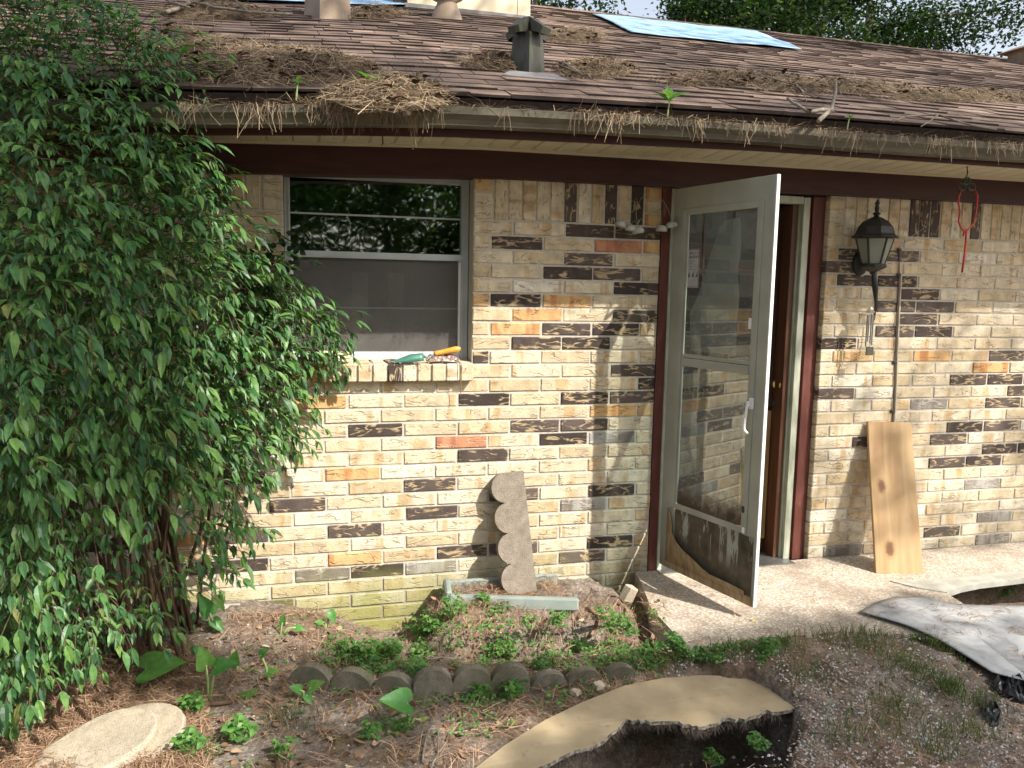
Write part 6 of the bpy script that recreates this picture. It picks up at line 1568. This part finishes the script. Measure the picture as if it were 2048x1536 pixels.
# elephant-ear sprouts
def heart(l, w, fold=.25, droop=.3):
    vs = []; fs = []; prof = [(-.22, .55, .22), (-.10, .92, .12), (.08, 1., 0), (.30, .92, 0), (.55, .66, 0), (.80, .32, 0), (1., 0, 0)]
    for t, k, g in prof:
        z = -droop * l * max(0, t) ** 1.6
        for s_ in (-1, -.5, 0, .5, 1):
            tt = t if s_ else max(t, .0); vs.append(Vector((tt * l, s_ * k * w / 2, z + abs(s_) * fold * w * .5 * k - .02 * l * (abs(s_) == .5))))
    for i in range(len(prof) - 1):
        for k in range(4): fs.append((i * 5 + k, (i + 1) * 5 + k, (i + 1) * 5 + k + 1, i * 5 + k + 1))
    return vs, fs
def ears(px, py, label, lvs, mat='ear'):
    b = onG(px, py); t = thing('elephant_ear', label, 'plant', b, 'elephant-ear plants')
    for (lx_, ly_, l, w, dx, dz, yoff, m2) in lvs:
        c = onY(lx_, ly_, b.y + yoff); m_ = MB(); mid = b.lerp(c, .5) + Vector((0, .01, .01)); m_.tube([b - Vector((0, 0, .02)), mid, c], [.0065, .005, .003], 7); m_.obj('petiole', M['stalk'], t, True)
        v, f = heart(l, w); m_ = MB(); m_.add(place(v, frame(c, Vector((dx, -.35, dz)), Vector((0, -.65, .75)))), f); m_.obj('leaf', M[m2 or mat], t, True)
ears(283, 1372, 'single large heart-shaped leaf beside the round-ended cast stone', [(292, 1338, .155, .125, .75, .35, -.02, None)])
ears(200, 1345, 'fallen yellowing elephant-ear leaf on a long pale stalk under the shrub', [(195, 1358, .12, .11, -.8, -.25, -.02, 'earpale'), (275, 1300, .02, .015, .6, .6, .06, 'earpale')])
ears(418, 1402, 'thick-stalked sprout with two upright leaves in the middle of the straw', [(412, 1330, .085, .075, -.15, .95, -.01, None), (432, 1335, .085, .07, .75, .35, -.02, None)])
ears(425, 1258, 'bright upright leaf sprout close to the shrub stems', [(418, 1225, .10, .075, -.25, .9, 0, None), (428, 1242, .06, .05, .5, -.4, -.03, None)])
ears(497, 1395, 'dark drooping leaf right of the thick-stalked sprout', [(478, 1405, .09, .055, .65, .75, -.01, None), (505, 1405, .06, .05, .4, -.6, -.01, None)])
ears(477, 1345, 'small two-leaved sprout above the dark drooping leaf', [(468, 1325, .055, .05, .1, .9, 0, None), (490, 1345, .06, .04, .8, .2, 0, None)])
ears(612, 1400, 'small leafy sprout in bare soil left of the edging row', [(600, 1380, .05, .042, -.5, .5, 0, None), (622, 1375, .06, .05, .6, .5, 0, None), (614, 1392, .04, .035, .2, -.2, -.02, None)])
ears(818, 1450, 'large dark green leaf in front of the edging row', [(815, 1405, .115, .10, -.62, .42, -.02, None), (842, 1440, .03, .02, .7, .5, 0, 'earpale')])
ears(604, 1182, 'bright leaf sprout at the wall base below the window', [(604, 1166, .045, .045, -.6, .3, 0, None), (624, 1160, .03, .02, .6, .8, 0, None)])
ears(655, 1255, 'pale round leaf on the bare soil near the wall', [(660, 1225, .055, .045, .35, -.6, 0, None), (645, 1245, .04, .035, -.5, .3, 0, None)])
ears(540, 1365, 'twisted leaf sprout in the straw beside the grey soil', [(522, 1310, .045, .04, .4, .6, 0, None), (535, 1345, .05, .04, .7, .3, 0, None)])
ears(560, 1270, 'thin upright sprout on the bare soil right of the concrete chunk', [(565, 1245, .045, .03, .1, .95, 0, None), (592, 1255, .045, .035, .8, -.1, 0, None)])
ears(470, 1215, 'small sprout right behind the pale concrete chunk', [(470, 1212, .05, .04, .5, .5, 0, None), (490, 1195, .05, .014, .35, .95, 0, None)])
ears(310, 1275, 'slender yellow-green shoot at the foot of the shrub', [(318, 1250, .085, .02, -.25, .95, 0, 'earpale')])
# roots, sticks on the ground
def gtube(pts, r, label, cat, name, mat, ny=None):
    P = [(onG(x, y) + Vector((0, 0, h))) for x, y, h in pts]; Q = []
    for i in range(len(P) - 1):
        for t in (0, .5): Q.append(P[i].lerp(P[i + 1], t) + Vector((RG.gauss(0, .003), RG.gauss(0, .003), RG.gauss(0, .003))))
    Q.append(P[-1]); m_ = MB(); m_.tube(Q, [r * (1 - .45 * i / len(Q)) for i in range(len(Q))], 7); return tag(m_.obj(name, M[mat], None, True, loc=Q[0]), label, cat)
gtube([(1175, 1225, .02), (1195, 1240, .03), (1190, 1262, .025), (1180, 1282, .02)], .012, 'twisted tan root looping out of the bank below the splash block', 'root', 'exposed_root', 'root')
gtube([(1200, 1240, .02), (1230, 1238, .03), (1262, 1250, .02), (1290, 1262, .01)], .009, 'long tan root running along the bank towards the patio', 'root', 'exposed_root', 'root')
gtube([(1225, 1292, .01), (1260, 1272, .02), (1285, 1255, .03)], .008, 'small root at the right end of the bank by the trench', 'root', 'exposed_root', 'root')
gtube([(335, 1420, .012), (400, 1416, .014), (475, 1408, .012)], .013, 'brown fallen stick lying in the straw right of the cast stone', 'stick', 'fallen_stick', 'cane')
gtube([(345, 1326, .012), (370, 1324, .014), (405, 1326, .012)], .010, 'short brown stick behind the thick-stalked sprout', 'stick', 'fallen_stick', 'cane')
gtube([(846, 1530, .01), (850, 1490, .015), (862, 1470, .03), (876, 1468, .03), (878, 1490, .02), (872, 1515, .012), (862, 1545, .01)], .0045, 'pale bent twig looping over the soil left of the hardboard', 'twig', 'fallen_twig', 'twig')
gtube([(1570, 1475, .01), (1620, 1470, .012), (1700, 1476, .012)], .004, 'thin grey twig on the gravel mound right of the pit', 'twig', 'fallen_twig', 'twig')
gtube([(840, 1328, .015), (880, 1324, .02), (925, 1325, .018)], .005, 'pale dead stem lying behind the middle edging stone', 'twig', 'fallen_twig', 'twig')
# hairy rootlets on the bank face
rt = MB()
for _ in range(1400):
    px, py = RG.uniform(790, 1320), RG.uniform(1200, 1300); p = onG(px, py); d = Vector((RG.gauss(0, .6), RG.gauss(-.3, .3), RG.gauss(-.5, .5))); needle_q(rt, p + Vector((0, -.006, .004)), d, Vector((0, -1, .3)).normalized(), RG.uniform(.02, .07), .0009, RG.uniform(-.2, .3), RG.random())
o = rt.obj('rootlets', M['needleground'], None, loc=(1, -.4, 0)); o['kind'] = 'stuff'
